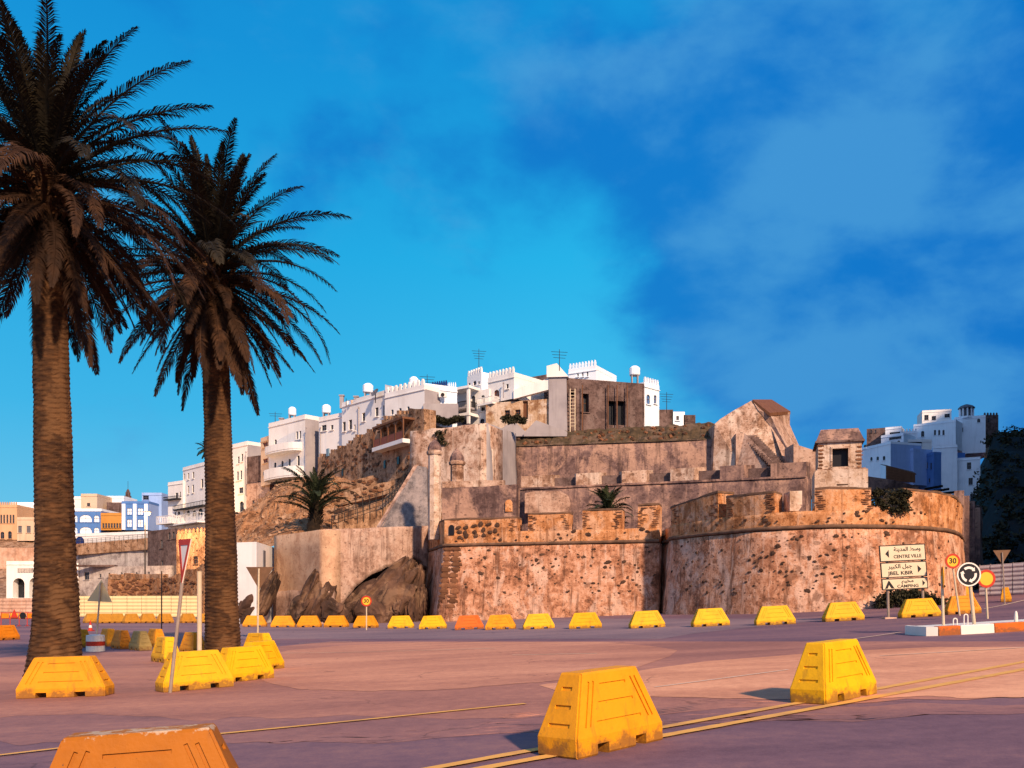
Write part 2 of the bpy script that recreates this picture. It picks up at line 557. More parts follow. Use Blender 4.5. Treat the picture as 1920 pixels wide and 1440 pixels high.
mt['sign_yellow'] = M('sign_yellow', [(.72, .40, .03), (.78, .45, .04)], 3, .5, 0)
mt['sign_white'] = M('sign_white', [(.72, .68, .60), (.78, .73, .66)], 3, .5, 0)
mt['sign_black'] = M('sign_black', [(.012, .012, .016)], 3, .5, 0)
mt['sign_red'] = M('sign_red', [(.42, .03, .015), (.50, .045, .02)], 3, .5, 0)
mt['sheet_cream'] = M('cream_sheet_metal', [(.74, .58, .28), (.80, .64, .33)], .3, .6, .01, streak=.2, spec=.4)
mt['sheet_grey'] = M('grey_sheet_metal', [(.36, .33, .35), (.44, .40, .42)], .3, .55, .01, streak=.25, spec=.4)
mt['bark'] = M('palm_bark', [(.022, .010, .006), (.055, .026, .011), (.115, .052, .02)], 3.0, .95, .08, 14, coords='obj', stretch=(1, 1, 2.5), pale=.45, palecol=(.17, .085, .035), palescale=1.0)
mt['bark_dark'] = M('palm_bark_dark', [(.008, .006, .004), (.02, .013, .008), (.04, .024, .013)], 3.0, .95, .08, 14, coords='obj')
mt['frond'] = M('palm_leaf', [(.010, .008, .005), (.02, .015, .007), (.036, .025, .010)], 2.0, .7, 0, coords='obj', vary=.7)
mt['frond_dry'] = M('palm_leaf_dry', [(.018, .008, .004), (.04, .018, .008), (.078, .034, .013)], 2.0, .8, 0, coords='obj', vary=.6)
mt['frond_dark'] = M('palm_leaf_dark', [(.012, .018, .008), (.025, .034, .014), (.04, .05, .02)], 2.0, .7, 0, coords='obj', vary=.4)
mt['scrub'] = M('scrub_leaf', [(.010, .012, .006), (.025, .024, .011), (.045, .036, .018)], 1.5, .8, 0)
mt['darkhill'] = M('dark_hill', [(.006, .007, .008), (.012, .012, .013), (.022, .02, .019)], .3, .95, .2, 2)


def barrier_mat(name, c, dirt=(.16, .07, .025), chip=.8, bare=0.0):
    m = bpy.data.materials.new(name)
    m.use_nodes = True
    m.node_tree.nodes.clear()
    t = NT(m.node_tree)
    tcn = t.n('ShaderNodeTexCoord').outputs['Object']
    oi = t.n('ShaderNodeObjectInfo')
    off = t.n('ShaderNodeVectorMath', operation='SCALE', i_Scale=37.0)
    cx = t.n('ShaderNodeCombineXYZ', i_0=oi.outputs['Random'], i_1=oi.outputs['Random'], i_2=oi.outputs['Random'])
    t.t.links.new(cx.outputs[0], off.inputs[0])
    ad = t.n('ShaderNodeVectorMath', operation='ADD', i_0=tcn, i_1=off.outputs[0])
    v = ad.outputs[0]
    n = t.noise(v, 2.5, 8, .65)
    col = t.mix(t.math('MULTIPLY', t.smooth(n, .42, .72), .55), c, tuple(x * .62 for x in c))
    col = t.mix(t.math('MULTIPLY', oi.outputs['Random'], .30), col, (c[0] * .85, c[1] * .66, c[2] * .6))
    z = t.n('ShaderNodeSeparateXYZ', i_0=tcn).outputs[2]
    low = t.math('SUBTRACT', 1.0, t.smooth(z, .0, .30))
    grime = t.math('MULTIPLY', t.smooth(t.math('ADD', t.math('MULTIPLY', low, .36), t.noise(v, 7, 7, .7)), .62, .86), .75)
    col = t.mix(grime, col, dirt)
    st = t.noise(t.mapping(v, scale=(9, 9, .7)), 1.0, 5, .6)
    col = t.mix(t.math('MULTIPLY', t.smooth(st, .56, .72), .35), col, dirt)
    ch = t.noise(v, 26, 4, .6)
    col = t.mix(t.math('MULTIPLY', t.smooth(ch, .70, .73), chip), col, (.07, .04, .03))
    if bare:
        x = t.n('ShaderNodeSeparateXYZ', i_0=tcn).outputs[0]
        wear = t.math('ADD', t.math('MAXIMUM', t.smooth(z, .70, .80), t.math('SUBTRACT', 1.0, t.smooth(x, -.58, -.44))), t.math('MULTIPLY', t.math('SUBTRACT', t.noise(v, 11, 7, .7), .5), 2.6))
        col = t.mix(t.math('MULTIPLY', t.smooth(wear, .88, 1.12), bare), col, (.48, .38, .27))
    p = t.n('ShaderNodeBsdfPrincipled', i_Roughness=.62)
    t.t.links.new(col, p.inputs['Base Color'])
    p.inputs['Specular IOR Level'].default_value = .25
    b = t.n('ShaderNodeBump', i_Strength=.5, i_Distance=.012, i_Height=t.noise(v, 18, 7, .65))
    t.t.links.new(b.outputs[0], p.inputs['Normal'])
    t.n('ShaderNodeOutputMaterial', i_0=p.outputs[0])
    return m


mt['b_yellow'] = barrier_mat('barrier_yellow', (.78, .42, .004))
mt['b_orange'] = barrier_mat('barrier_orange', (.62, .20, .006))
mt['b_worn'] = barrier_mat('barrier_worn_orange', (.38, .125, .004), bare=.85)
mt['b_amber'] = barrier_mat('barrier_amber', (.70, .29, .006))
mt['b_dull'] = barrier_mat('barrier_dull_amber', (.48, .23, .025))
mt['b_red'] = barrier_mat('barrier_red_orange', (.62, .13, .008))
mt['b_olive'] = barrier_mat('barrier_olive', (.30, .22, .07))
# ------------------------------------------------------------------ ground and road
def grid(name, xs, ys, fz, mat, smooth=True):
    mb = MB()
    nx = len(xs)
    for y in ys:
        for x in xs:
            mb.v.append((x, y, fz(x, y)))
    for j in range(len(ys) - 1):
        for i in range(nx - 1):
            a = j * nx + i
            mb.f.append((a, a + 1, a + nx + 1, a + nx))
    return mb.build(name, mat, smooth=smooth)


def spread(lo, hi, fine_lo, fine_hi, step, grow=1.35):
    out = []
    x = fine_lo
    while x <= fine_hi + 1e-6:
        out.append(x)
        x += step
    s, x = step, fine_lo
    while x > lo:
        s *= grow
        x -= s
        out.insert(0, max(x, lo))
    s, x = step, out[-1]
    while x < hi:
        s *= grow
        x += s
        out.append(min(x, hi))
    return out


def gfar(x, y):
    return gz(x, y) if x < 60 else gz(60, y) + .03 * (x - 60)


struct(grid('ground', spread(-2500, 2500, -40, 60, 1.0), spread(-120, 4000, -4, 90, 1.0), gfar, mt['asphalt']), 'dark worn asphalt of the open square')


def patch(rows, mat, lift, label, name='painted_light_patch', nx=90):  # asphalt areas whose colour steps stand in for pools of lamplight
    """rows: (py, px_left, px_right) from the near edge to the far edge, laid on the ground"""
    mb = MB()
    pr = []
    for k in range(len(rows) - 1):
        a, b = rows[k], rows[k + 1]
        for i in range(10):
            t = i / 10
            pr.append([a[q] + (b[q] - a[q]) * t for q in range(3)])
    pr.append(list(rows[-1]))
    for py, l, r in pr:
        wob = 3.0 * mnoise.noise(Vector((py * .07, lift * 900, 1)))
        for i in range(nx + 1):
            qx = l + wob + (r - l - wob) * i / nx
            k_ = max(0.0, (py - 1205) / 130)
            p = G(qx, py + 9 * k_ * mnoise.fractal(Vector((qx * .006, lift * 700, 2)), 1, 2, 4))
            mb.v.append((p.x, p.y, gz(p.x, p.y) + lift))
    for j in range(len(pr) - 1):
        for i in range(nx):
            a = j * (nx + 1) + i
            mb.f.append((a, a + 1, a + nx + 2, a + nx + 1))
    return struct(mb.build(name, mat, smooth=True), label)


patch([(1392, -140, 640), (1362, -140, 1240), (1336, -140, 1960), (1322, -140, 2080)], mt['asphalt_lamplit_rose'], .003, 'asphalt with dusky rose lamplight painted on it, fading into the dark')
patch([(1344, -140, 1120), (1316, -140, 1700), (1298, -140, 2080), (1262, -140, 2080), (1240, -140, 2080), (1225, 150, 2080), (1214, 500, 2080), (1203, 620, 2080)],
      mt['asphalt_lamplit_pink'], .005, 'asphalt with rosy brown lamplight painted across the middle of the square')
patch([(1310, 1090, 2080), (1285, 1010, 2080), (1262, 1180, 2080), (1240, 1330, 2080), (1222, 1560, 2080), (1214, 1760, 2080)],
      mt['asphalt_lamplit'], .010, 'asphalt with a pale orange lamplight pool painted beside the double yellow line')
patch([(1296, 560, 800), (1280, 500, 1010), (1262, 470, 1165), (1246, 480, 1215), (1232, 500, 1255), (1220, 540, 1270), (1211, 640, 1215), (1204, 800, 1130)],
      mt['asphalt_lamplit_mid'], .010, 'pointed patch of paler asphalt with orange lamplight in its colour')
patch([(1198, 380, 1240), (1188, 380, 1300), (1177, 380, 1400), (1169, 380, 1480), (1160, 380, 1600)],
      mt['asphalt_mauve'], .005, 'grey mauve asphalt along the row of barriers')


def stripe(a, b, wpx0, wpx1, mat, label, lift=.018):
    """a painted line on the ground between two picture points"""
    A, B = G(*a), G(*b)
    n = 60
    d = (B - A)
    d.z = 0
    L = d.length
    d.normalize()
    s = Vector((-d.y, d.x, 0))
    mb = MB()
    for i in range(n + 1):
        p = A.lerp(B, i / n)
        wd = (wpx0 + (wpx1 - wpx0) * i / n) / 2 * (1 + .25 * mnoise.noise(Vector((i * .7, L, 3))))
        for q in (p - s * wd, p + s * wd):
            mb.v.append((q.x, q.y, gz(q.x, q.y) + lift))
    for i in range(n):
        mb.f.append((2 * i, 2 * i + 1, 2 * i + 3, 2 * i + 2))
    return struct(mb.build('lane_marking', mat), label)


stripe((790, 1447), (1990, 1229), .15, .16, mt['paint_yellow'], 'inner line of the double yellow centre line')
stripe((885, 1447), (1990, 1243), .16, .17, mt['paint_yellow'], 'outer line of the double yellow centre line')
stripe((-60, 1425), (120, 1404), .10, .10, mt['paint_yellow'], 'yellow edge line near the worn orange barrier')
stripe((400, 1379), (985, 1321), .11, .11, mt['paint_yellow'], 'thin yellow edge line across the dark asphalt')
stripe((1228, 1290), (1478, 1257), .08, .08, mt['paint_white'], 'faded white line between the two big barriers')
stripe((1650, 1231), (1960, 1213), .09, .09, mt['paint_white'], 'faded white line beyond the upright yellow barrier')
stripe((960, 1229), (1120, 1226), .10, .10, mt['paint_white'], 'short faded white dash on the pale orange asphalt')
stripe((440, 1226), (930, 1216), .10, .10, mt['paint_white'], 'long faded white line on the pale orange asphalt')
stripe((1530, 1209), (1690, 1186), .08, .08, mt['paint_white'], 'faded white line leading to the kerbed island')
stripe((1845, 1142), (1990, 1108), .12, .12, mt['paint_white'], 'faded white line along the grey metal fence')
stripe((560, 1207), (660, 1203), .10, .10, mt['paint_white'], 'short faded white dash by the row of barriers')

# ------------------------------------------------------------------ the hill on the right
UX, UY = math.cos(R(SUN_AZ)), math.sin(R(SUN_AZ))


def sstep(a, b, x):
    t = min(1, max(0, (x - a) / (b - a)))
    return t * t * (3 - 2 * t)


def hill_right(x, y):
    u = UX * x + UY * y
    q = x / max(y, 1.0)
    el_ = .088 + .078 * sstep(.523, .545, q)
    slope = el_ * y * sstep(62, 150, y) * (1 - .55 * sstep(.50, .40, q) if False else 1.0)
    slope *= sstep(.36, .42, q) * sstep(60, 80, y)
    h = slope * (1 + .10 * mnoise.noise(Vector((x * .05, y * .05, 2))))
    shade_ridge = min(84, 36 + .34 * (u - 54)) * sstep(2, 26, x - .62 * y) * (1 - sstep(26, 44, x - .62 * y) * sstep(20, 60, y)) * sstep(54, 61, u) if u > 54 else 0  # unseen ridge added to keep the sun off the right-hand town
    shade_ridge *= 1 if y > -60 else max(0, 1 + (y + 60) / 40)
    h = max(h, shade_ridge)
    h += 1.2 * sstep(1, 5, h) * mnoise.noise(Vector((x * .22, y * .22, 7)))
    return gfar(x, y) - 1.0 + h


struct(grid('hillside', spread(26, 420, 30, 150, 2.2, 1.25), spread(-110, 460, 0, 250, 2.6, 1.25), hill_right, mt['darkhill']), 'dark overgrown hillside below the right-hand town, with an added unseen shading ridge')


def leaf_cloud(mb, centres, n, size, squash=.8, seed=0):
    rnd = random.Random(seed)
    for _ in range(n):
        c, r = rnd.choice(centres)
        d = Vector((rnd.gauss(0, 1), rnd.gauss(0, 1), rnd.gauss(0, 1)))
        d.normalize()
        rr = r * (rnd.random() ** .4)
        p = Vector(c) + Vector((d.x * rr, d.y * rr, d.z * rr * squash))
        a = Vector((rnd.gauss(0, 1), rnd.gauss(0, 1), rnd.gauss(0, .7))).normalized()
        b = a.cross(Vector((rnd.gauss(0, 1), rnd.gauss(0, 1), rnd.gauss(0, 1)))).normalized()
        s = size * rnd.uniform(.6, 1.3)
        mb.face([p - a * s, p + b * s * .45, p + a * s, p - b * s * .45])


mb = MB()
rnd = random.Random(5)
cs = []
for _ in range(260):
    y = rnd.uniform(64, 190)
    x = y * rnd.uniform(.50, .64)
    cs.append(((x, y, hill_right(x, y) + .3), rnd.uniform(.7, 2.2)))
leaf_cloud(mb, cs, 15000, .32, .7, 3)
o = mb.build('hillside_scrub', mt['scrub'])
o['kind'] = 'stuff'
o['label'] = 'dark scrub covering the shaded hillside'
# ------------------------------------------------------------------ fortress
def resample(pts, step):
    out = []
    for k in range(len(pts) - 1):
        a, b = Vector(pts[k]), Vector(pts[k + 1])
        n = max(1, int((b - a).length / step))
        for i in range(n):
            out.append(a.lerp(b, i / n))
    out.append(Vector(pts[-1]))
    return out


def smoothline(pts, n=8):
    """Catmull-Rom through plan points"""
    p = [Vector(q) for q in pts]
    p = [p[0] * 2 - p[1]] + p + [p[-1] * 2 - p[-2]]
    out = []
    for k in range(1, len(p) - 2):
        for i in range(n):
            t = i / n
            a, b, c, d = p[k - 1], p[k], p[k + 1], p[k + 2]
            out.append(.5 * ((2 * b) + (c - a) * t + (2 * a - 5 * b + 4 * c - d) * t * t + (3 * b - a - 3 * c + d) * t ** 3))
    out.append(p[-2])
    return out


def outward(line):
    ns = []
    for i in range(len(line)):
        a = line[max(0, i - 1)]
        b = line[min(len(line) - 1, i + 1)]
        d = (b - a).normalized()
        ns.append(Vector((d.y, -d.x)))
    return ns


def px_of(p):
    return 960 + p.x / p.y * F


def cut(line, px0, px1):
    """the piece of a plan polyline seen between two picture columns"""
    out = []
    for i in range(len(line) - 1):
        a, b = line[i], line[i + 1]
        pa, pb = px_of(a), px_of(b)
        if pb <= px0 or pa >= px1 or pb <= pa:
            continue
        t0 = max(0, (px0 - pa) / (pb - pa))
        t1 = min(1, (px1 - pa) / (pb - pa))
        if not out:
            out.append(a.lerp(b, t0))
        out.append(a.lerp(b, t1))
    return out


def ribbon(mb, line, zb, zt, th, batter=0.0, zc=0.0, rough=.05, rows=6, toprough=0.0, shift=0.0, seed=0):
    """a wall along a plan polyline; zb/zt numbers or functions of (point)"""
    fb = zb if callable(zb) else (lambda p: zb)
    ft = zt if callable(zt) else (lambda p: zt)
    ns = outward(line)
    n = len(line)
    i0 = len(mb.v)
    m = rows + 2
    for i, p in enumerate(line):
        b, t = fb(p), ft(p)
        t += toprough * mnoise.noise(Vector((p.x * .9, p.y * .9, seed + 4.3)))
        for r in range(rows + 1):
            z = b + (t - b) * r / rows
            o = shift + max(0.0, zc - z) * batter + rough * mnoise.fractal(Vector((p.x * .55, p.y * .55, z * .55 + seed)), 1.0, 2.0, 3)
            mb.v.append((p.x + ns[i].x * o, p.y + ns[i].y * o, z))
        q = p - ns[i] * th
        mb.v.append((q.x, q.y, t))
        mb.v.append((q.x, q.y, b))
    m = rows + 3
    for i in range(n - 1):
        for r in range(m):
            a = i0 + i * m + r
            b2 = i0 + i * m + (r + 1) % m
            mb.f.append((a, a + m, b2 + m, b2))
    mb.f.append(tuple(i0 + r for r in range(m)))
    mb.f.append(tuple(i0 + (n - 1) * m + r for r in range(m - 1, -1, -1)))


V2 = lambda px, Y: Vector(((px - 960) / F * Y, Y))
Z = lambda py, Y: CAMZ + (HZ - py) / F * Y

ZCOR = Z(1130 - 7387 / 60.0, 60.0)       # level of the cordon
ZGAP = ZCOR + .95
leftwall = resample([V2(798, 77.5), V2(833, 68.6), V2(1236, 63.8)], .6)
flank_part = resample([V2(798, 77.5), V2(833, 68.6)], .6)
front_left = resample([V2(833, 68.6), V2(1236, 63.8)], .6)
bast = resample(smoothline([V2(1237, 67.5), V2(1254, 63.6), V2(1260, 61.2), V2(1300, 58.6), V2(1342, 56.6), V2(1426, 53.6), V2(1510, 52.2), V2(1587, 51.5), V2(1684, 51.9), V2(1745, 53.2), V2(1783, 55.2), V2(1800, 58.5), V2(1806, 63)], 8), .55)


def cordon(mb, line, z, r, shift=0.0):
    ns = outward(line)
    k = 6
    i0 = len(mb.v)
    for i, p in enumerate(line):
        for a in range(k):
            t = 2 * math.pi * a / k
            o = r * .8 * math.cos(t) + shift
            mb.v.append((p.x + ns[i].x * o, p.y + ns[i].y * o, z + r * math.sin(t) + .03 * mnoise.noise(Vector((p.x, p.y, 1)))))
    for i in range(len(line) - 1):
        for a in range(k):
            b = (a + 1) % k
            mb.f.append((i0 + i * k + a, i0 + i * k + b, i0 + (i + 1) * k + b, i0 + (i + 1) * k + a))


def stone_meshes():
    out = []
    rnd = random.Random(3)
    for k in range(6):
        bm = bmesh.new()
        bmesh.ops.create_cube(bm, size=1.0)
        bmesh.ops.bevel(bm, geom=bm.edges[:], offset=.22, segments=2, affect='EDGES')
        for v in bm.verts:
            v.co += Vector((rnd.uniform(-.10, .10), rnd.uniform(-.02, .02), rnd.uniform(-.10, .10)))
        me = bpy.data.meshes.new('stone')
        bm.to_mesh(me)
        bm.free()
        me.materials.append(mt['darkstone'] if k < 3 else mt['brickstone'])
        out.append(me)
    return out


STONES = stone_meshes()
QUOIN = STONES[3:]


def on_wall(line, px, z, batter, zc, proud=0.0):
    c = cut(line, px - 2, px + 2)
    if len(c) < 2:
        return None
    a, b = c[0], c[-1]
    p = (a + b) / 2
    d = (b - a).normalized()
    n = Vector((d.y, -d.x))
    o = max(0, zc - z) * batter + proud
    return Vector((p.x + n.x * o, p.y + n.y * o, z)), math.atan2(d.y, d.x)


def rampart(name, label, line, top, pieces, px_range, mat_wall, mat_par, n_stones, seed, quoin=None):
    c = (line[0] + line[-1]) / 2
    base = thing(name, label, 'fortress wall', (c.x, c.y, gz(c.x, c.y)))
    mb = MB()
    ribbon(mb, line, lambda p: gz(p.x, p.y) - .6, lambda p: ZCOR - .16, 2.6, .09, ZCOR, .07, 14, seed=seed)
    body = mb.build('wall', mat_wall, base, smooth=True)
    mb = MB()
    cordon(mb, line, ZCOR, .13, .02)
    mb.build('cordon', mt['cordon'], base, smooth=True)
    mb = MB()
    ribbon(mb, line, ZCOR - .1, ZGAP, 1.7, 0, 0, .05, 4, seed=seed + 1, shift=-.03)
    par = mb.build('parapet', mat_par, base, smooth=True)
    for (a, b, zt, ragged) in pieces:
        seg = cut(line, a, b)
        if len(seg) < 2:
            continue
        mb = MB()
        ribbon(mb, resample(seg, .3), ZGAP - .05, zt, 1.5, 0, 0, .05, 5, toprough=ragged, seed=seed + 1, shift=-.027)
        mer = mb.build('merlon', mat_par, base, smooth=False)
        if ragged < .3:
            mb = MB()
            zf = zt if callable(zt) else (lambda p: zt)
            ribbon(mb, resample(seg, .3), lambda p: zf(p) + .01, lambda p: zf(p) + .13, 1.45, 0, 0, .07, 1, toprough=.07, seed=seed + 8, shift=.0)
            mb.build('coping', mt['cordon'], mer)
        # brick toothing at the two ends of each merlon
        if ragged < .3:
            for px in (a + 4, b - 4):
                zz = ZGAP + .05
                k = 0
                while zz < (zt if not callable(zt) else zt(seg[0])) - .1:
                    r = on_wall(line, px + random.uniform(-2, 9) * (1 if px < (a + b) / 2 else -1), zz + .05, 0, 0, -.01)
                    if r:
                        share('brick', random.choice(QUOIN), base, r[0], (0, 0, r[1]), (random.uniform(.2, .55), .09, .075))
                    zz += .125
                    k += 1
    rnd = random.Random(seed)
    for _ in range(n_stones):
        px = rnd.uniform(*px_range)
        z = rnd.uniform(.3, 1) * (ZCOR - 1.0) + .6 if rnd.random() < .8 else rnd.uniform(ZCOR + .2, ZGAP)
        s = rnd.uniform(.08, .17) * (1.6 if rnd.random() < .14 else 1)
        r = on_wall(line, px, z, .09, ZCOR, .0)
        if r:
            share('stone', rnd.choice(STONES[:3]), base, r[0], (rnd.uniform(-.2, .2), rnd.uniform(-.5, .5), r[1]), (s * rnd.uniform(1, 2.0), .12, s))
    if quoin:
        px0, px1 = quoin
        z = 1.0
        k = 0
        while z < ZCOR - .5:
            h = rnd.uniform(.34, .46)
            off = (ZCOR - z) * -1.3
            for i in range(2):
                r = on_wall(line, px0 + off * 1.0 + 10 + i * rnd.uniform(14, 20), z + h / 2, .09, ZCOR, .02)
                if r:
                    share('quoin', rnd.choice(QUOIN), base, r[0], (0, 0, r[1]), (rnd.uniform(.55, .85), .13, h * .92))
            z += h
            k += 1
    return base


topl = lambda p: Z(965 - (px_of(p) - 845) * .045, p.y)
r1 = rampart('rampart', 'battered stone curtain wall with blocky merlons left of the rounded bastion', leftwall, None,
             [(798, 968, lambda p: Z(971, 66.5), .05), (990, 1066, lambda p: Z(962, 65.5), .06), (1092, 1165, lambda p: Z(957, 65), .06), (1196, 1236, lambda p: Z(948, 64.2), .08)],
             (845, 1230), mt['rampart'], mt['ochre'], 120, 21, quoin=(830, 850))
topr = lambda p: 8.05 + .06 * math.sin(p.x)
r2 = rampart('bastion', 'rounded pink stone bastion with a dark cordon round it', bast, None,
             [(1257, 1346, lambda p: Z(944 - (px_of(p) - 1262) * .15, 58.5), .06), (1361, 1452, lambda p: Z(930, 54.5), .06), (1528, 1634, lambda p: Z(919, 52), .05),
              (1634, 1690, lambda p: ZGAP + .35, .55), (1690, 1806, lambda p: Z(921, 52.5), .06)],
             (1262, 1780), mt['rampart'], mt['ochre'], 150, 33)
# pale stump inside the broken embrasure
mb = MB()
mb.prism([P(1481, 958, 52.9), P(1481, 921, 52.9), P(1504, 920, 52.9), P(1504, 948, 52.9), P(1497, 958, 52.9)], (0, 1.2, 0))
mb.build('merlon', mt['towerplaster'], r2, label='pale plastered stump in the broken embrasure')
# black arched gunport and its stone surround in the left curtain wall
mb = MB()
c, a = on_wall(front_left, 847, Z(993, 68.0), 0, 0, .03)
d = Vector((math.cos(a), math.sin(a), 0))
pts = []
for t in range(9):
    an = math.pi * t / 8
    pts.append(c + d * (.22 * math.cos(an)) + Vector((0, 0, .18 + .22 * math.sin(an))))
pts += [c + d * -.22 + Vector((0, 0, -.38)), c + d * .22 + Vector((0, 0, -.38))]
mb.prism(pts, Vector((d.y, -d.x, 0)) * .05)
mb.build('gunport', mt['sign_black'], r1)
rnd = random.Random(8)
for k in range(16):
    px = 862 + (k % 6) * 14 + rnd.uniform(-4, 4)
    zz = Z(985 + (k // 6) * 10 + rnd.uniform(-3, 3), 67.5)
    r = on_wall(front_left, px, zz, 0, 0, .03)
    share('stone', STONES[k % 3], r1, r[0], (0, rnd.uniform(-.3, .3), r[1]), (rnd.uniform(.25, .5), .12, rnd.uniform(.2, .36)))
# growth hanging from the broken top of the bastion
mb = MB()
cs = []
rnd = random.Random(4)
for _ in range(26):
    px = rnd.uniform(1632, 1698)
    p = V2(px, 52.0)
    cs.append(((p.x, p.y - .25, Z(rnd.uniform(920, 962), 52)), rnd.uniform(.2, .45)))
leaf_cloud(mb, cs, 1500, .13, .8, 9)
o = mb.build('wall_plant', mt['scrub'])
tag(o, 'brown green growth hanging from the broken top of the rounded bastion', 'plant')

# retaining terrace behind the ramparts, out of sight from below
mb = MB()
pl = [V2(800, 78.0), V2(838, 70.8), V2(1236, 66), V2(1262, 64), V2(1345, 59), V2(1430, 55.8), V2(1590, 53.8), V2(1740, 55.4), V2(1780, 60), V2(1790, 80), V2(1500, 100), V2(900, 100)]
mb.prism([(p.x, p.y, ZGAP - .5) for p in pl], (0, 0, .1))
struct(mb.build('terrace', mt['earth']), 'earth terrace behind the fortress parapet')


# ---- corner turrets
def turret(px, Y, ybot, ycap, ytop, wpx, label, mat):
    b = P(px, ybot, Y)
    r = wpx / 2 / F * Y
    t = thing('turret', label, 'turret', b)
    h = Z(ycap, Y) - b.z
    n = 8
    MB().lathe(b, [(r * .92, 0), (r * .92, h)], n).build('shaft', mat, t)
    hc = Z(ytop, Y) - Z(ycap, Y)
    MB().lathe(b + Vector((0, 0, h)), [(r * 1.1, 0), (r * 1.18, .12), (r * 1.18, .26), (r * 1.02, .34)], n).build('moulding', mt['bastion'], t)
    MB().lathe(b + Vector((0, 0, h + .34)), [(r * 1.04, 0), (r * .96, hc * .3), (r * .66, hc * .6), (r * .28, hc * .8), (.05, hc * .9)], n).build('dome', mt['upper'], t)
    return t


turret(815, 71.2, 1012, 853, 829, 26, 'pale corner turret with a low dome rising from the curtain wall', mt['towerplaster'])
turret(857, 78.5, 915, 872, 846, 27, 'squat turret with a moulded cap beside the tall corner turret', mt['bastion'])

# ---- small walled court behind the left curtain wall
A, B = V2(829, 74.5), V2(968, 73.5)
t = thing('court_wall', 'low plastered wall with a small arched doorway behind the curtain wall', 'wall', (A.x, A.y, ZGAP))
mb = MB()
ln = resample([A, B], .5)
ribbon(mb, ln, ZGAP - 1, lambda p: Z(913 - (px_of(p) - 829) * .02, 74), 1.2, .03, Z(913, 74), .06, 6, toprough=.12, seed=3)
mb.build('wall', mt['upper'], t)
mb = MB()
ribbon(mb, resample([A, V2(945, 73.7)], .5), lambda p: Z(914, 74) + .05, lambda p: Z(901, 74), .7, 0, 0, .05, 2, toprough=.08, seed=9, shift=-.1)
mb.build('parapet', mt['bastion'], t)
mb = MB()
c = P(954, 946, 73.55)
pts = [c + Vector((.3 * math.cos(math.pi * k / 8), 0, .1 + .3 * math.sin(math.pi * k / 8))) for k in range(9)] + [c + Vector((-.3, 0, -.6)), c + Vector((.3, 0, -.6))]
mb.prism(pts, (0, -.12, 0))
mb.build('doorway', mt['ochre'], t)

# ---- middle wall with embrasures
mid = resample([V2(975, 84), V2(1252, 81), V2(1512, 75)], .7)
lip = lambda p: Z(916 - (px_of(p) - 980) * .044, p.y)
t = thing('embrasure_wall', 'long mauve terrace wall with splayed dark embrasures in its parapet', 'fortress wall', (mid[0].x, mid[0].y, ZGAP))
mb = MB()
ribbon(mb, mid, ZGAP - 1, lip, 2.2, .10, Z(912, 80), .08, 10, seed=5)
mb.build('wall', mt['upper'], t, smooth=True)
mb = MB()
ns = outward(mid)
for q in (0,):
    i0 = len(mb.v)
    for i, p in enumerate(mid):
        for (o, dz) in ((.14, -.12), (.14, .06), (-.2, .1), (-.2, -.12)):
            mb.v.append((p.x + ns[i].x * o, p.y + ns[i].y * o, lip(p) + dz))
    for i in range(len(mid) - 1):
        for a in range(4):
            b = (a + 1) % 4
            mb.f.append((i0 + i * 4 + a, i0 + i * 4 + b, i0 + i * 4 + 4 + b, i0 + i * 4 + 4 + a))
mb.build('ledge', mt['upper'], t)
emb = [(1034, 1080), (1123, 1166), (1213, 1257), (1302, 1350), (1395, 1445)]
edges = [977] + [x for e in emb for x in e] + [1511]
ptop = lambda p: Z(893 - (px_of(p) - 980) * .051, p.y)
for k in range(0, len(edges), 2):
    a, b = edges[k], edges[k + 1]
    seg = resample(cut(mid, a, b), .5)
    mb = MB()
    n0 = outward(seg)
    # merlon with splayed cheeks: wide at the back, narrow in front
    f0, f1 = seg[0], seg[-1]
    nn = n0[0]
    dd = (f1 - f0).normalized()
    bl, br = (0 if k == 0 else -.1), (0 if b == 1511 else .1)
    sp = .8
    q = [f0 + dd * 0, f1 + dd * 0, f1 - nn * 2.0 + dd * (0 if b == 1511 else sp * .55), f0 - nn * 2.0 - dd * (0 if k == 0 else sp * .55)]
    z0, z1 = lip(f0) + .02, lip(f1) + .02
    zt0, zt1 = ptop(f0), ptop(f1)
    vs = [(q[0].x, q[0].y, z0), (q[1].x, q[1].y, z1), (q[2].x, q[2].y, z1), (q[3].x, q[3].y, z0),
          (q[0].x, q[0].y, zt0), (q[1].x, q[1].y, zt1), (q[2].x, q[2].y, zt1 + .25), (q[3].x, q[3].y, zt0 + .25)]
    mb.v += vs
    mb.f += [(0, 3, 2, 1), (4, 5, 6, 7), (0, 1, 5, 4), (1, 2, 6, 5), (2, 3, 7, 6), (3, 0, 4, 7)]
    mb.build('merlon', mt['bastion'] if k < 8 else mt['upper'], t)
# added dark fill that paints the shade inside the embrasures
mb = MB()
bk = [p - n * .75 for p, n in zip(mid, outward(mid))]
ribbon(mb, bk, lambda p: lip(p) - 1, lambda p: lip(p) + .72 * (ptop(p) - lip(p)), .3, 0, 0, .03, 2)
mb.build('shade_fill', mt['brownbrick'], t)
# arched pink recess at the left end of the terrace wall
mb = MB()
mb.prism([P(984, 962, 82.2), P(984, 925, 82.2), P(1000, 921, 82.2), P(1052, 921, 82.2), P(1066, 930, 82.2), P(1070, 945, 82.2), P(1064, 962, 82.2)], (0, .6, 0))
mb.build('plaster_panel', mt['retaining_old'], t)

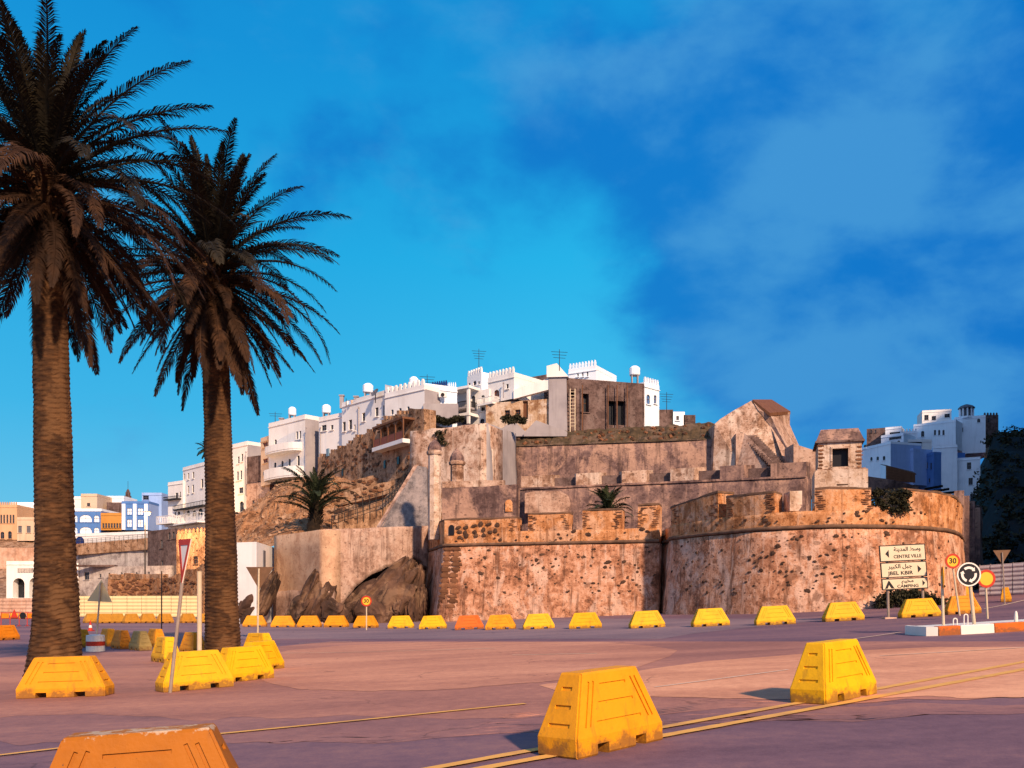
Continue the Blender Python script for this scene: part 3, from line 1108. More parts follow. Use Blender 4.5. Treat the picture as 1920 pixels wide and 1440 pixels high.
# ---- upper bastion and recessed upper wall
upl = [V2(770, 92.5), V2(912, 89.0), V2(967, 99.5), V2(1300, 97.5), V2(1396, 96.5)]
t = thing('upper_wall', 'tall weathered upper fortress wall with a square projecting corner', 'fortress wall', (upl[1].x, upl[1].y, ZGAP))
mb = MB()
ribbon(mb, resample(upl[:2], .8), ZGAP - 1, lambda p: Z(808 - (px_of(p) - 780) * .11, p.y), 4, .03, 22, .10, 12, toprough=.15, seed=12)
mb.build('corner_face', mt['bastion'], t, smooth=True)
mb = MB()
ribbon(mb, resample(upl[1:3], .8), ZGAP - 1, lambda p: Z(793 + (px_of(p) - 912) * .36, p.y), .8, .03, 22, .06, 12, toprough=.05, seed=14, shift=-.02)
mb.build('return_face', mt['cement_or_shade'], t, smooth=True)  # grey puts the shade of this right-facing side into the colour
mb = MB()
ribbon(mb, resample(upl[2:], .8), ZGAP - 1, lambda p: Z(836 - (px_of(p) - 967) * .035, p.y), 2, .05, 20, .12, 12, seed=16, shift=-.04)
mb.build('recessed_face', mt['upper'], t, smooth=True)
# rubble topped bank above the recessed wall
mb = MB()
n = 90
for i in range(n + 1):
    px = 962 + (1345 - 962) * i / n
    wy = 99.45 - (px - 967) * .006
    rowsz = [(836 - (px - 967) * .035 + 1, wy - .12), (832 - (px - 967) * .035, wy + .7), (823 - (px - 967) * .04, wy + 1.9), (814 - (px - 967) * .055, wy + 3.4), (813 - (px - 967) * .055, wy + 6.5), (835, wy + 7)]
    for k, (py, Y) in enumerate(rowsz):
        p = P(px, py, Y)
        w_ = .32 * mnoise.fractal(Vector((px * .06, k * 1.7, 3)), 1, 2, 3) * (1 if k else 0)
        mb.v.append((p.x, p.y, p.z + w_))
for i in range(n):
    for k in range(5):
        a = i * 6 + k
        mb.f.append((a, a + 6, a + 7, a + 1))
bankp = mb.build('bank', mt['weeds'], t, smooth=False)
bankp['label'] = 'overgrown rubble bank on top of the upper wall'
rnd = random.Random(77)
for _ in range(90):
    px = rnd.uniform(970, 1335)
    f = rnd.random()
    p = P(px, 833 - (px - 967) * (.035 + .02 * f) - f * 17, 99.45 - (px - 967) * .006 + .5 + 2.7 * f)
    share('stone', rnd.choice(STONES), t, p, (rnd.random() * 3, rnd.random() * 3, rnd.random() * 3), [rnd.uniform(.2, .5)] * 3)

# ---- gabled ridge building with the stair
t = thing('ridge_bastion', 'weathered gabled stone ridge with a steep open stair beside it', 'fortress building', P(1430, 870, 92))
mb = MB()
mb.prism([P(1336, 895, 96), P(1340, 795, 96), P(1350, 786, 96), P(1375, 770, 96), P(1411, 750, 96), P(1425, 772, 95.2), P(1446, 800, 95), P(1490, 895, 94), P(1400, 895, 94)], (0, 7, 0))
mb.build('flank_wall', mt['bastion'], t)
mb = MB()
a0, a1, a2, a3 = P(1411, 749, 95.8), P(1447, 749, 101), P(1482, 771, 100), P(1443, 774, 94.4)
mb.prism([a0, a1, a2, a3], (0, 0, -.35))
mb.build('roof', mt['wood'], t)
mb = MB()
b3, b2 = P(1443, 775.5, 94.8), P(1481, 773, 99.8)
mb.face([b3, b2, P(1481, 797, 99.8), P(1456, 803, 94.6)])
mb.face([b3, P(1456, 803, 94.6), P(1446, 801, 95.0), P(1422, 771, 95.2)])
mb.face([P(1456, 803, 94.4), P(1481, 797, 99.8), P(1510, 862, 99.0), P(1492, 870, 93.5)])
mb.face([P(1446, 800, 94.9), P(1456, 803, 94.4), P(1492, 870, 93.5), P(1472, 870, 93.4)])
mb.face([P(1411, 750.5, 95.85), P(1443, 775, 94.6), P(1447, 802, 94.9), P(1422, 770, 95.15)])
mb.build('end_wall', mt['retaining_old'], t)
mb = MB()
mb.prism([P(1380, 813, 94.5), P(1396, 812, 94.5), P(1452, 868, 91.5), P(1452, 885, 91.5), P(1380, 885, 94.0)], (0, 1.0, 0))
mb.build('stair_cheek', mt['retaining_old'], t)
for k in range(16):
    f = k / 15
    p = P(1404 + 50 * f, 817 + 50 * f, 95 - 3.3 * f)
    MB().box((p.x, p.y, p.z - .15), (1.7, .5, .3)).build('step', mt['brownbrick'], t)
mb = MB()
mb.prism([P(1488, 832, 90), P(1545, 850, 90), P(1545, 930, 90), P(1488, 930, 90)], (0, 3, 0))
mb.build('low_wall', mt['retaining_old'], t)

# ---- watch tower on the bastion
Yt = 66.0
t = thing('watch_tower', 'square plastered watch tower with one window on the rounded bastion', 'tower', P(1574, 918, Yt))
x0, x1 = P(1536, 0, Yt).x, P(1613, 0, Yt).x
zb, zm, zt = Z(918, Yt), Z(882, Yt), Z(826, Yt)
dep = 3.6


def facade(mb, A, B, z0, z1, ops, reveal):
    """front wall between plan points with real openings; ops: (u0, u1, w0, w1, arch)"""
    A, B = Vector(A), Vector(B)
    L = (B - A).length
    d = (B - A) / L
    nb = Vector((-d.y, d.x))
    pt = lambda u, z, k=0.0: (A.x + d.x * u + nb.x * k, A.y + d.y * u + nb.y * k, z)
    ops = [(max(.02, o[0]), min(L - .02, o[1]), max(z0 + .02, o[2]), min(z1 - .02, o[3]), o[4]) for o in ops]
    ops = [o for o in ops if o[1] > o[0] + .02 and o[3] > o[2] + .02]
    us = sorted({0.0, L} | {round(o[0], 4) for o in ops} | {round(o[1], 4) for o in ops})
    zs = sorted({z0, z1} | {round(o[2], 4) for o in ops} | {round(o[3], 4) for o in ops})
    for i in range(len(us) - 1):
        for j in range(len(zs) - 1):
            uc, zc = (us[i] + us[i + 1]) / 2, (zs[j] + zs[j + 1]) / 2
            if any(o[0] < uc < o[1] and o[2] < zc < o[3] for o in ops):
                continue
            mb.face([pt(us[i], zs[j]), pt(us[i + 1], zs[j]), pt(us[i + 1], zs[j + 1]), pt(us[i], zs[j + 1])])
    for u0, u1, w0, w1, arch in ops:
        mb.face([pt(u0, w0), pt(u1, w0), pt(u1, w0, reveal), pt(u0, w0, reveal)])
        mb.face([pt(u0, w1), pt(u1, w1), pt(u1, w1, reveal), pt(u0, w1, reveal)])
        mb.face([pt(u0, w0), pt(u0, w1), pt(u0, w1, reveal), pt(u0, w0, reveal)])
        mb.face([pt(u1, w0), pt(u1, w1), pt(u1, w1, reveal), pt(u1, w0, reveal)])
        if arch:
            r = min((u1 - u0) / 2, (w1 - w0) * .6)
            cu, cz = (u0 + u1) / 2, w1 - r
            hw = (u1 - u0) / 2
            arc = [(cu + hw * math.cos(math.pi * k / 8), cz + r * math.sin(math.pi * k / 8)) for k in range(9)]
            for k in range(4):
                mb.face([pt(u1, w1, .01), pt(*arc[k], .01), pt(*arc[k + 1], .01)])
                mb.face([pt(u0, w1, .01), pt(*arc[8 - k], .01), pt(*arc[7 - k], .01)])
    return d, nb, L


mb = MB()
A, B = Vector((x0, Yt)), Vector((x1, Yt))
wu0, wu1 = P(1561, 0, Yt).x - x0, P(1590, 0, Yt).x - x0
facade(mb, A, B, zm, zt, [(wu0, wu1, Z(875, Yt), Z(840, Yt), False)], .55)
mb.face([(x0, Yt, zm), (x0, Yt + dep, zm), (x0, Yt + dep, zt), (x0, Yt, zt)])
mb.face([(x1, Yt, zm), (x1, Yt + dep, zm), (x1, Yt + dep, zt), (x1, Yt, zt)])
mb.face([(x0, Yt + dep, zm), (x1, Yt + dep, zm), (x1, Yt + dep, zt), (x0, Yt + dep, zt)])
mb.build('wall', mt['towerplaster'], t)
MB().box((x0 + (wu0 + wu1) / 2, Yt + .5, (Z(875, Yt) + Z(840, Yt)) / 2), (wu1 - wu0 + .1, .06, Z(840, Yt) - Z(875, Yt) + .1)).build('window', mt['sign_black'], t)
mb = MB()
for (cx, sx, cz, sz) in ((x0 + wu0 - .05, .14, Z(857, Yt), 1.6), (x0 + wu1 + .05, .14, Z(857, Yt), 1.6), (x0 + (wu0 + wu1) / 2, wu1 - wu0, Z(839, Yt), .14), (x0 + (wu0 + wu1) / 2, wu1 - wu0 + .4, Z(877, Yt), .12)):
    mb.box((cx, Yt - .01, cz), (sx, .1, sz))
mb.build('window_surround', mt['bastion'], t)
xb0, xb1 = P(1532, 0, Yt - .3).x, P(1626, 0, Yt - .3).x
MB().box(((xb0 + xb1) / 2, Yt + 1.7, (zb + zm) / 2 - .6), (xb1 - xb0, dep + .6, zm - zb + 1.2)).build('plinth', mt['towerplaster'], t)
MB().box(((x0 + x1) / 2 + .1, Yt + 1.7, zm + .03), (x1 - x0 + .35, dep + .3, .16)).build('string_course', mt['bastion'], t)
mb = MB()
xm, ym = (x0 + x1) / 2, Yt + dep / 2
hw, hd = (x1 - x0) / 2 + .14, dep / 2 + .14
tw, td = hw - .35, hd - .4
zc, ze = zt + .02, Z(803, Yt)
mb.v += [(xm - hw, ym - hd, zc), (xm + hw, ym - hd, zc), (xm + hw, ym + hd, zc), (xm - hw, ym + hd, zc), (xm - tw, ym - td, ze), (xm + tw, ym - td, ze), (xm + tw, ym + td, ze), (xm - tw, ym + td, ze)]
mb.f += [(0, 3, 2, 1), (4, 5, 6, 7), (0, 1, 5, 4), (1, 2, 6, 5), (2, 3, 7, 6), (3, 0, 4, 7)]
mb.build('roof', mt['upper'], t)
MB().box((xm, ym, zt - .06), (2 * hw + .12, 2 * hd + .12, .14)).build('cornice', mt['brownbrick'], t)
rnd = random.Random(2)
for side in (x0 + .18, x1 - .18):
    z = zm + .2
    while z < zt - .3:
        share('quoin', rnd.choice(QUOIN), t, (side + rnd.uniform(-.05, .05), Yt - .01, z), (0, 0, 0), (rnd.uniform(.25, .5), .08, .16))
        z += rnd.uniform(.24, .34)
share('stone', STONES[0], t, P(1581, 909, Yt - .32), (0, 0, 0), (1.3, .2, .18))
t.rotation_euler = (0, 0, R(-16))

# ---- retaining walls, glacis and rocks on the left
t = thing('retaining_wall', 'smooth sand coloured retaining wall beside the white kiosk', 'wall', P(560, 1160, 71))
a, b = V2(514, 75.5), V2(606, 68.6)
mb = MB()
ribbon(mb, resample([a, b], .7), lambda p: gz(p.x, p.y) - .5, lambda p: Z(999, 72), 1.5, 0, 0, .02, 6, seed=40)
mb.build('wall', mt['retaining'], t, smooth=True)
mb = MB()
ribbon(mb, resample([V2(514, 75.2), V2(606, 68.3)], .7), lambda p: gz(p.x, p.y) - .5, lambda p: Z(1108, 72), 1.0, .03, 3, .12, 5, seed=41, toprough=.2)
mb.build('footing', mt['retaining_old'], t, smooth=True)
def hollow(p):
    x = px_of(p)
    pts = [(600, 1175), (628, 1168), (645, 1130), (668, 1098), (700, 1076), (735, 1060), (775, 1046), (792, 1052), (810, 1075)]
    for (a, ya), (b, yb) in zip(pts, pts[1:]):
        if a <= x <= b:
            y = ya + (yb - ya) * (x - a) / (b - a)
            return Z(y + 4 * mnoise.noise(Vector((x * .11, 1, 1))), p.y)
    return gz(p.x, p.y) - .5


t = thing('retaining_wall', 'stained pink retaining wall with rocks breaking out below it', 'wall', P(700, 1160, 72))
mb = MB()
ribbon(mb, resample([V2(606.5, 69.0), V2(806, 76.0)], .4), hollow, lambda p: Z(993 - (px_of(p) - 606) * .04, p.y), 1.5, 0, 0, .10, 10, seed=44, toprough=.08)
mb.build('wall', mt['retaining_old'], t, smooth=True)
mb = MB()
ribbon(mb, resample([V2(600, 72.6), V2(812, 79.0)], .5), lambda p: gz(p.x, p.y) - .5, lambda p: Z(1020, p.y), .8, .05, 5, .5, 12, seed=45)
mb.build('hollow_back', mt['rock'], t, smooth=False)
o = MB().prism([P(708, 996, 76.5), P(783, 873, 79.5), P(800, 876, 79.5), P(803, 996, 76.5)], (0, 3.5, 0)).build('glacis', mt['glacis'])
tag(o, 'steep grey sloping buttress left of the corner turret', 'buttress')
o = MB().prism([P(700, 997, 76.9), P(776, 873, 79.9), P(786, 871, 79.9), P(712, 996, 76.4)], (0, 3.9, 0)).build('glacis_edge', mt['retaining_old'])
tag(o, 'pale sloping coping along the steep grey buttress', 'coping')


def rock(pts, label, seed, Y, fatten=1.6):
    """a craggy rock: hull of slanted strata slabs, broken up by noise"""
    t = thing('rock_outcrop', label, 'rock', P(pts[0][0], 1165, Y))
    rnd = random.Random(seed)
    for (px, py, w_, h_, ang, dy) in pts:
        bm = bmesh.new()
        bmesh.ops.create_icosphere(bm, subdivisions=4, radius=1.0)
        c = P(px, py, Y + dy)
        sx, sz = w_ / F * Y / 2, h_ / F * Y / 2
        rot = Matrix.Rotation(R(ang), 3, 'Y')
        s0 = rnd.uniform(0, 50)
        for v in bm.verts:
            q = v.co.copy()
            q = Vector([math.copysign(abs(x) ** .7, x) for x in q])
            nz = .62 * mnoise.fractal(Vector((q.x * 1.2 + s0, q.y * 1.2, q.z * .6)), .9, 2, 5)
            lay = .10 * math.copysign(1, math.sin(q.x * 8 + s0 + 2 * mnoise.noise(q * 1.5)))
            q *= 1 + .30 * nz + lay * .7
            q = rot @ Vector((q.x * sx, q.y * fatten, q.z * sz))
            v.co = q
        me = bpy.data.meshes.new('slab')
        bm.to_mesh(me)
        bm.free()
        me.materials.append(mt['rock'])
        share('slab', me, t, c)
    return t


rock([(580, 1116, 28, 96, 22, .2), (600, 1135, 40, 90, 26, 0), (566, 1146, 44, 56, 30, -.2), (626, 1152, 56, 50, 24, -.2)], 'jagged dark rock breaking out of the sand coloured wall', 3, 69.5, 1.3)
rock([(676, 1128, 40, 120, 48, .6), (722, 1110, 52, 165, 42, .3), (650, 1150, 40, 70, 44, -.3), (735, 1132, 66, 110, 36, -.4), (702, 1152, 70, 50, 40, -1.0)], 'large slanting brown rock slabs under the pink retaining wall', 7, 71.6, 1.3)
rock([(775, 1105, 40, 90, 10, 1.0), (745, 1138, 28, 36, 8, -1), (772, 1140, 26, 60, 0, -.6), (790, 1130, 24, 70, 5, .2)], 'broken rock and blocks in the dark hollow by the curtain wall', 12, 72, 1.2)
rock([(470, 1140, 40, 60, 40, 0), (500, 1120, 26, 100, 22, .3)], 'small dark rock at the foot of the white kiosk', 15, 71, .9)

# ---- earth slope of the old town
def hill_left(u, v):
    px = 425 + 440 * u
    lo = P(px, 1012 - 10 * u + 45 * max(0, 1 - u / .3), 77.5 + 1.5 * u)
    top = 985 - 78 * min(1, u / .22) if u < .22 else 907 - (px - 522) * .155
    hi = P(px, top, 121 - 26 * max(0, u - .2))
    p = lo.lerp(hi, v)
    p.z += math.sin(v * math.pi) * (1.0 - 3.4 * sstep(.36, .55, u))
    k = math.sin(math.pi * min(1, v * 1.1))
    nz = mnoise.fractal(Vector((p.x * .16, p.y * .16, 3)), .8, 2, 5)
    step = .5 * (math.floor(v * 5 + nz * .4) / 5 - v)
    p.z += (1.6 * nz + 2.0 * step) * max(.2, k)
    return p


mb = MB()
NU, NV = 150, 60
for j in range(NV + 1):
    for i in range(NU + 1):
        mb.v.append(tuple(hill_left(i / NU, j / NV)))
for j in range(NV):
    for i in range(NU):
        a = j * (NU + 1) + i
        mb.f.append((a, a + 1, a + NU + 2, a + NU + 1))
struct(mb.build('hillside', mt['earth'], smooth=False), 'orange earth and rubble slope below the city wall')
mb = MB()
rnd = random.Random(31)
for _ in range(1400):
    p = hill_left(rnd.random(), rnd.random() ** 1.3)
    s = rnd.uniform(.08, .3)
    mb.box(p, (s * rnd.uniform(1, 2), s, s * rnd.uniform(.6, 1.2)), M=Matrix.Rotation(rnd.random() * 6, 3, Vector((rnd.random(), rnd.random(), 1)).normalized()))
o = mb.build('hillside_stones', mt['rubble'])
o['kind'] = 'stuff'
o['label'] = 'loose stones scattered over the earth slope'
mb = MB()
cs = []
for _ in range(60):
    p = hill_left(rnd.uniform(.2, .95), rnd.uniform(.35, 1))
    cs.append((tuple(p), rnd.uniform(.3, .9)))
leaf_cloud(mb, cs, 3000, .2, .6, 6)
o = mb.build('hillside_scrub', mt['scrub'])
o['kind'] = 'stuff'
o['label'] = 'dry scrub on the earth slope'

# ---- iron railings and low stone walls stepping up the slope
def railing(pxs, Ys, hpx, label, n):
    pts = [P(a, b, Y) for (a, b), Y in zip(pxs, Ys)]
    t = thing('iron_railing', label, 'railing', pts[0])
    line = resample(pts, 100)
    tot = []
    for k in range(len(pts) - 1):
        m = max(1, int(n * (pts[k + 1] - pts[k]).length / sum((pts[i + 1] - pts[i]).length for i in range(len(pts) - 1))))
        tot += [(pts[k].lerp(pts[k + 1], i / m), Ys[k]) for i in range(m)]
    tot.append((pts[-1], Ys[-1]))
    rail = MB()
    for i, (p, Y) in enumerate(tot):
        h = hpx / F * Y
        MB().tube(p - Vector((0, 0, .6)), p + Vector((0, 0, h)), .045, n=5).build('post', mt['iron'], t)
        if i:
            q, Yq = tot[i - 1]
            hq = hpx / F * Yq
            for f in (.95, .5, .12):
                rail.tube(q + Vector((0, 0, hq * f)), p + Vector((0, 0, h * f)), .025, n=4)
            m = 5
            for s in range(1, m):
                c = q.lerp(p, s / m)
                rail.tube(c + Vector((0, 0, h * .12)), c + Vector((0, 0, h * .95)), .014, n=3)
    rail.build('rails', mt['iron'], t)
    mb = MB()
    ln = [Vector((p.x, p.y)) for p, _ in tot]
    zz = {round(p.x, 3): p.z for p, _ in tot}
    if len(ln) > 2:
        ribbon(mb, ln, lambda p: min(zz.values()) - 3 if False else zz.get(round(p.x, 3), tot[0][0].z) - 2.2, lambda p: zz.get(round(p.x, 3), tot[0][0].z), .8, 0, 0, .08, 4, toprough=.05, seed=61)
        mb.build('path_wall', mt['rubble'], t)


railing([(622, 985), (717, 955), (757, 920)], [82, 84, 88], 17, 'lower iron railing stepping up beside the grey buttress', 16)
railing([(628, 966), (730, 934), (768, 902)], [88, 91, 95], 18, 'upper iron railing stepping up the earth slope', 15)
railing([(690, 885), (745, 873)], [107, 106], 12, 'short iron railing at the foot of the city wall', 8)


def terrace(label, pxs, Ys, hpx, seed):
    pts = [P(a, b, Y) for (a, b), Y in zip(pxs, Ys)]
    t = thing('terrace_wall', label, 'wall', pts[0])
    line = resample([Vector((p.x, p.y)) for p in pts], .6)
    x0, x1 = pts[0].x, pts[-1].x

    def top(p):
        for a, b in zip(pts, pts[1:]):
            if a.x <= p.x <= b.x + 1e-4:
                return a.z + (b.z - a.z) * (p.x - a.x) / (b.x - a.x)
        return pts[-1].z
    mb = MB()
    ribbon(mb, line, lambda p: top(p) - hpx / F * p.y, top, 1.2, .05, pts[0].z, .12, 5, toprough=.22, seed=seed)
    mb.build('wall', mt['rubble'], t)
    rnd = random.Random(seed)
    for _ in range(26):
        px = rnd.uniform(pxs[0][0] + 3, pxs[-1][0] - 3)
        r = on_wall(line, px, 0, 0, 0, .06)
        if r:
            z = top(r[0]) - rnd.uniform(.1, .8) * hpx / F * r[0].y
            sc = rnd.uniform(.2, .45)
            share('stone', rnd.choice(STONES), t, (r[0].x, r[0].y, z), (0, rnd.uniform(-.2, .2), r[1]), (sc * 1.6, .16, sc * .8))


terrace('lower rubble terrace wall behind the stout palm', [(520, 968), (600, 955), (668, 944)], [90, 90, 90], 26, 101)
terrace('middle rubble terrace wall crossing the earth slope', [(600, 932), (690, 912), (760, 893)], [99, 98, 97], 24, 102)
terrace('upper rubble terrace wall below the wooden balcony', [(640, 905), (720, 886), (784, 866)], [106, 104, 101], 22, 103)

mb = MB()
rnd = random.Random(66)
cs = []
for _ in range(34):
    px = rnd.uniform(1642, 1768)
    p = P(px, rnd.uniform(1112, 1150) + 6 * abs(px - 1700) / 60, 50.2)
    cs.append((tuple(p), rnd.uniform(.3, .6)))
leaf_cloud(mb, cs, 3600, .13, .8, 21)
tag(mb.build('bush', mt['scrub']), 'dark low bushes at the foot of the rounded bastion behind the direction sign', 'bush')
# ------------------------------------------------------------------ houses
def hit(A, B, px):
    """where the picture column px meets the plan line A-B: (u, Y)"""
    k = (px - 960) / F
    d = B - A
    # A.x + d.x s = k (A.y + d.y s)
    s = (k * A.y - A.x) / (d.x - k * d.y)
    return s * d.length, A.y + d.y * s


def house(label, A, B, ytop, ybot, dep, mat, wins=(), side=None, cat='house', group=None, crenels=0, crown='parapet', reveal=.22, glass='glass', name='town_house', frame='shutter', rwins=(), cmat=None):
    a, b = V2(*A), V2(*B)
    Ym = (A[1] + B[1]) / 2
    z0, z1 = Z(ybot, Ym), Z(ytop, Ym)
    d = (b - a).normalized()
    nb = Vector((-d.y, d.x))
    mid = (a + b) / 2 + nb * dep / 2
    t = thing(name, label, cat, (mid.x, mid.y, z0), group)
    ops, meta = [], []
    for wdef in wins:
        px0, px1, py0, py1 = wdef[:4]
        kind = wdef[4] if len(wdef) > 4 else 'r'
        gm = wdef[5] if len(wdef) > 5 else glass
        u0, Y0 = hit(a, b, px0)
        u1, Y1 = hit(a, b, px1)
        zz0, zz1 = Z(py1, (Y0 + Y1) / 2), Z(py0, (Y0 + Y1) / 2)
        ops.append((u0, u1, zz0, zz1, kind == 'a'))
        meta.append((u0, u1, zz0, zz1, kind, gm))
    mb = MB()
    facade(mb, a, b, z0, z1, ops, reveal)
    c3, c4 = b + nb * dep, a + nb * dep
    sm = side or mat  # cement and cool side tones put shade into the colour
    if sm is mat:
        for p, q in ((b, c3), (c3, c4), (c4, a)):
            mb.face([(p.x, p.y, z0), (q.x, q.y, z0), (q.x, q.y, z1), (p.x, p.y, z1)])
        mb.face([(p.x, p.y, z1) for p in (a, b, c3, c4)])
        mb.build('wall', mat, t)
    else:
        mb.build('wall', mat, t)
        m2 = MB()
        for p, q in ((b, c3), (c3, c4), (c4, a)):
            m2.face([(p.x, p.y, z0), (q.x, q.y, z0), (q.x, q.y, z1), (p.x, p.y, z1)])
        m2.face([(p.x, p.y, z1) for p in (a, b, c3, c4)])
        m2.build('side_wall', sm, t)
    W3 = lambda u, k, z: Vector((a.x + d.x * u + nb.x * k, a.y + d.y * u + nb.y * k, z))
    rot = Matrix(((d.x, nb.x, 0), (d.y, nb.y, 0), (0, 0, 1)))
    for (u0, u1, w0, w1, kind, gm) in meta:
        um, wm = (u0 + u1) / 2, (w0 + w1) / 2
        nm = 'door' if kind == 'd' else 'window'
        wobj = MB().box(W3(um, reveal - .03, wm), (u1 - u0 + .06, .05, w1 - w0 + .06), M=rot).build(nm, mt[gm], t)
        if kind != 'd':
            f = MB()
            th = .05
            f.box(W3(um, reveal - .09, wm), (th, .05, w1 - w0), M=rot)
            f.box(W3(um, reveal - .09, w0 + (w1 - w0) * .55), (u1 - u0, .04, th), M=rot)
            f.box(W3(u0 + .03, reveal - .09, wm), (th, .055, w1 - w0), M=rot)
            f.box(W3(u1 - .03, reveal - .09, wm), (th, .055, w1 - w0), M=rot)
            f.build('frame', mt[frame], wobj)
            MB().box(W3(um, -.06, w0 - .06), (u1 - u0 + .3, .2, .1), M=rot).build('sill', mat, wobj)
    L = (b - a).length
    cm = cmat or mat
    if crown == 'parapet':
        pb = MB()
        h = .55
        for (p, q) in ((a, b), (b, c3), (c3, c4), (c4, a)):
            m = (p + q) / 2
            e = (q - p)
            inn = ((a + c3) / 2 - m).normalized() * .1
            pb.box((m.x + inn.x, m.y + inn.y, z1 + h / 2), (e.length - .02, .24, h), rz=math.atan2(e.y, e.x))
        pb.build('parapet', cm, t)
        cb = MB()
        m = (a + b) / 2
        cb.box(W3(L / 2, -.02, z1 - .04), (L + .1, .18, .1), M=rot)
        cb.build('cornice', cm, t)
    if crenels:
        zt = z1 + (.55 if crown == 'parapet' else 0)
        for i in range(crenels):
            u = L * (i + .5) / crenels
            cr = MB()
            cw = L / crenels * .55
            cr.box(W3(u, .12, zt + .25), (cw, .24, .5), M=rot)
            cr.box(W3(u, .12, zt + .6), (cw * .5, .22, .2), M=rot)
            cr.build('crenel', cm, t)
    t['_'] = 0
    del t['_']
    return t, W3, rot, (a, b, d, nb, z0, z1, L)


def balcony(t, ctx, px0, px1, ytop, ybot, out, mat, bars=0, rail='iron', curved=False, slab=.22):
    T, W3, rot, (a, b, d, nb, z0, z1, L) = ctx
    u0, Y0 = hit(a, b, px0)
    u1, Y1 = hit(a, b, px1)
    zb, zt = Z(ybot, (Y0 + Y1) / 2), Z(ytop, (Y0 + Y1) / 2)
    um = (u0 + u1) / 2
    n = 12
    pts = [(u0, 0.0)]
    if curved:
        pts += [(um + (u1 - u0) / 2 * math.cos(math.pi * (1 - k / n)), -out * (math.sin(math.pi * k / n) ** .6)) for k in range(1, n)]
    else:
        pts += [(u0, -out), (u1, -out)]
    pts += [(u1, 0.0)]
    base = MB().prism([W3(u, k, zb) for u, k in pts], (0, 0, slab)).build('balcony', mat, T)
    if bars:
        r = MB()
        for k in range(len(pts) - 1):
            p, q = W3(*pts[k], zt), W3(*pts[k + 1], zt)
            r.tube(p, q, .05, n=4)
            m = max(2, int(bars * (q - p).length / max(.1, (u1 - u0))))
            for i in range(m):
                c = p.lerp(q, i / m)
                r.tube(Vector((c.x, c.y, zb + slab)), c, .035, n=4)
        r.build('railing', mt[rail], base)
    else:
        r = MB()
        for k in range(len(pts) - 1):
            p, q = W3(*pts[k], 0), W3(*pts[k + 1], 0)
            e = q - p
            r.box(((p.x + q.x) / 2, (p.y + q.y) / 2, (zb + slab + zt) / 2), (e.length + .06, .12, zt - zb - slab), rz=math.atan2(e.y, e.x))
        r.build('balcony_wall', mat, base)
    return base


def antenna(px, ybase, ytop, Y, label, arms=4):
    b = P(px, ybase, Y)
    top = Z(ytop, Y)
    t = thing('roof_antenna', label, 'antenna', b)
    MB().tube(b - Vector((0, 0, .3)), (b.x, b.y, top), .05, .03, 5).build('mast', mt['iron'], t)
    m = MB()
    for k in range(arms):
        z = top - .25 - k * .32
        wd = .9 - .12 * k
        m.tube((b.x - wd, b.y, z), (b.x + wd, b.y + .3, z), .025, n=4)
    m.build('aerial', mt['iron'], t)


def dish(px, py, Y, label, r=.6):
    c = P(px, py, Y)
    t = thing('satellite_dish', label, 'satellite dish', c - Vector((0, 0, 1)))
    MB().tube(c - Vector((0, 0, 1.2)), c, .06, n=6).build('mast', mt['iron'], t)
    m = MB()
    ax = Vector((-.6, -.6, .5)).normalized()
    q = ax.to_track_quat('Z', 'Y').to_matrix()
    n = 12
    rings = [(0, 0), (.5, .06), (1, .22)]
    vs = []
    for rr, dz in rings:
        for k in range(n):
            a = 2 * math.pi * k / n
            vs.append(tuple(c + q @ Vector((r * rr * math.cos(a), r * rr * math.sin(a), r * dz))))
    m.v = vs
    for i in range(2):
        for k in range(n):
            j = (k + 1) % n
            m.f.append((i * n + k, i * n + j, (i + 1) * n + j, (i + 1) * n + k))
    m.build('reflector', mt['shutter'], t)
    MB().tube(c, c + ax * .5, .03, n=4).build('feed_arm', mt['iron'], t)


# ---- houses over the old city wall, from the hotel behind the palm to the top of the rock
h = house('white hotel with rows of narrow windows behind the right-hand palm trunk', (343, 166), (392, 158), 876, 992, 9, mt['white'],
          [(344.5, 347, 888, 900), (352, 354.5, 887, 899), (361, 364, 885, 897), (344, 347, 912, 927), (352, 354.5, 911, 926), (360.5, 363.5, 909, 924), (377, 381, 898, 915),
           (350, 356, 957, 967, 'a'), (361, 368, 957, 968, 'a'), (372, 380, 953, 966, 'a')], cat='hotel', name='hotel')
balcony(None, h, 330, 392, 967, 985, 2.2, mt['white'], bars=26, rail='white')
balcony(None, h, 336, 392, 945, 954, 1.2, mt['iron'], bars=20)
h = house('low white wing of the hotel with a dark balcony rail', (315, 168), (343, 165), 908, 992, 8, mt['white'], [(329, 334, 924, 934), (336.5, 339, 922, 933), (327, 330, 960, 968, 'a'), (333, 338, 959, 968, 'a')], cat='hotel', name='hotel_wing')
balcony(None, h, 314, 340, 932, 938, .9, mt['iron'], bars=12)
balcony(None, h, 313, 343, 969, 984, 2.2, mt['white'], bars=14, rail='white')
h = house('narrow white house with paired windows right of the palm trunk', (425, 138), (464, 134), 838, 960, 11, mt['white'],
          [(445.5, 449, 856, 869), (452.5, 456, 851, 865), (444, 447.5, 884, 901), (450.5, 454, 882, 899), (448, 456, 914, 925), (449, 457, 940, 960, 'a')], side=mt['cement_or_shade'])
h = house('low stone house front below the narrow white house', (462, 131), (506, 127.5), 905, 985, 8, mt['retaining_old'], [(473, 477, 938, 949), (496, 500, 934, 945)], crown='')
h = house('bare brown party wall building beside the narrow white house', (463, 131.8), (492, 130.0), 855, 915, 6, mt['brownbrick'], crown='')
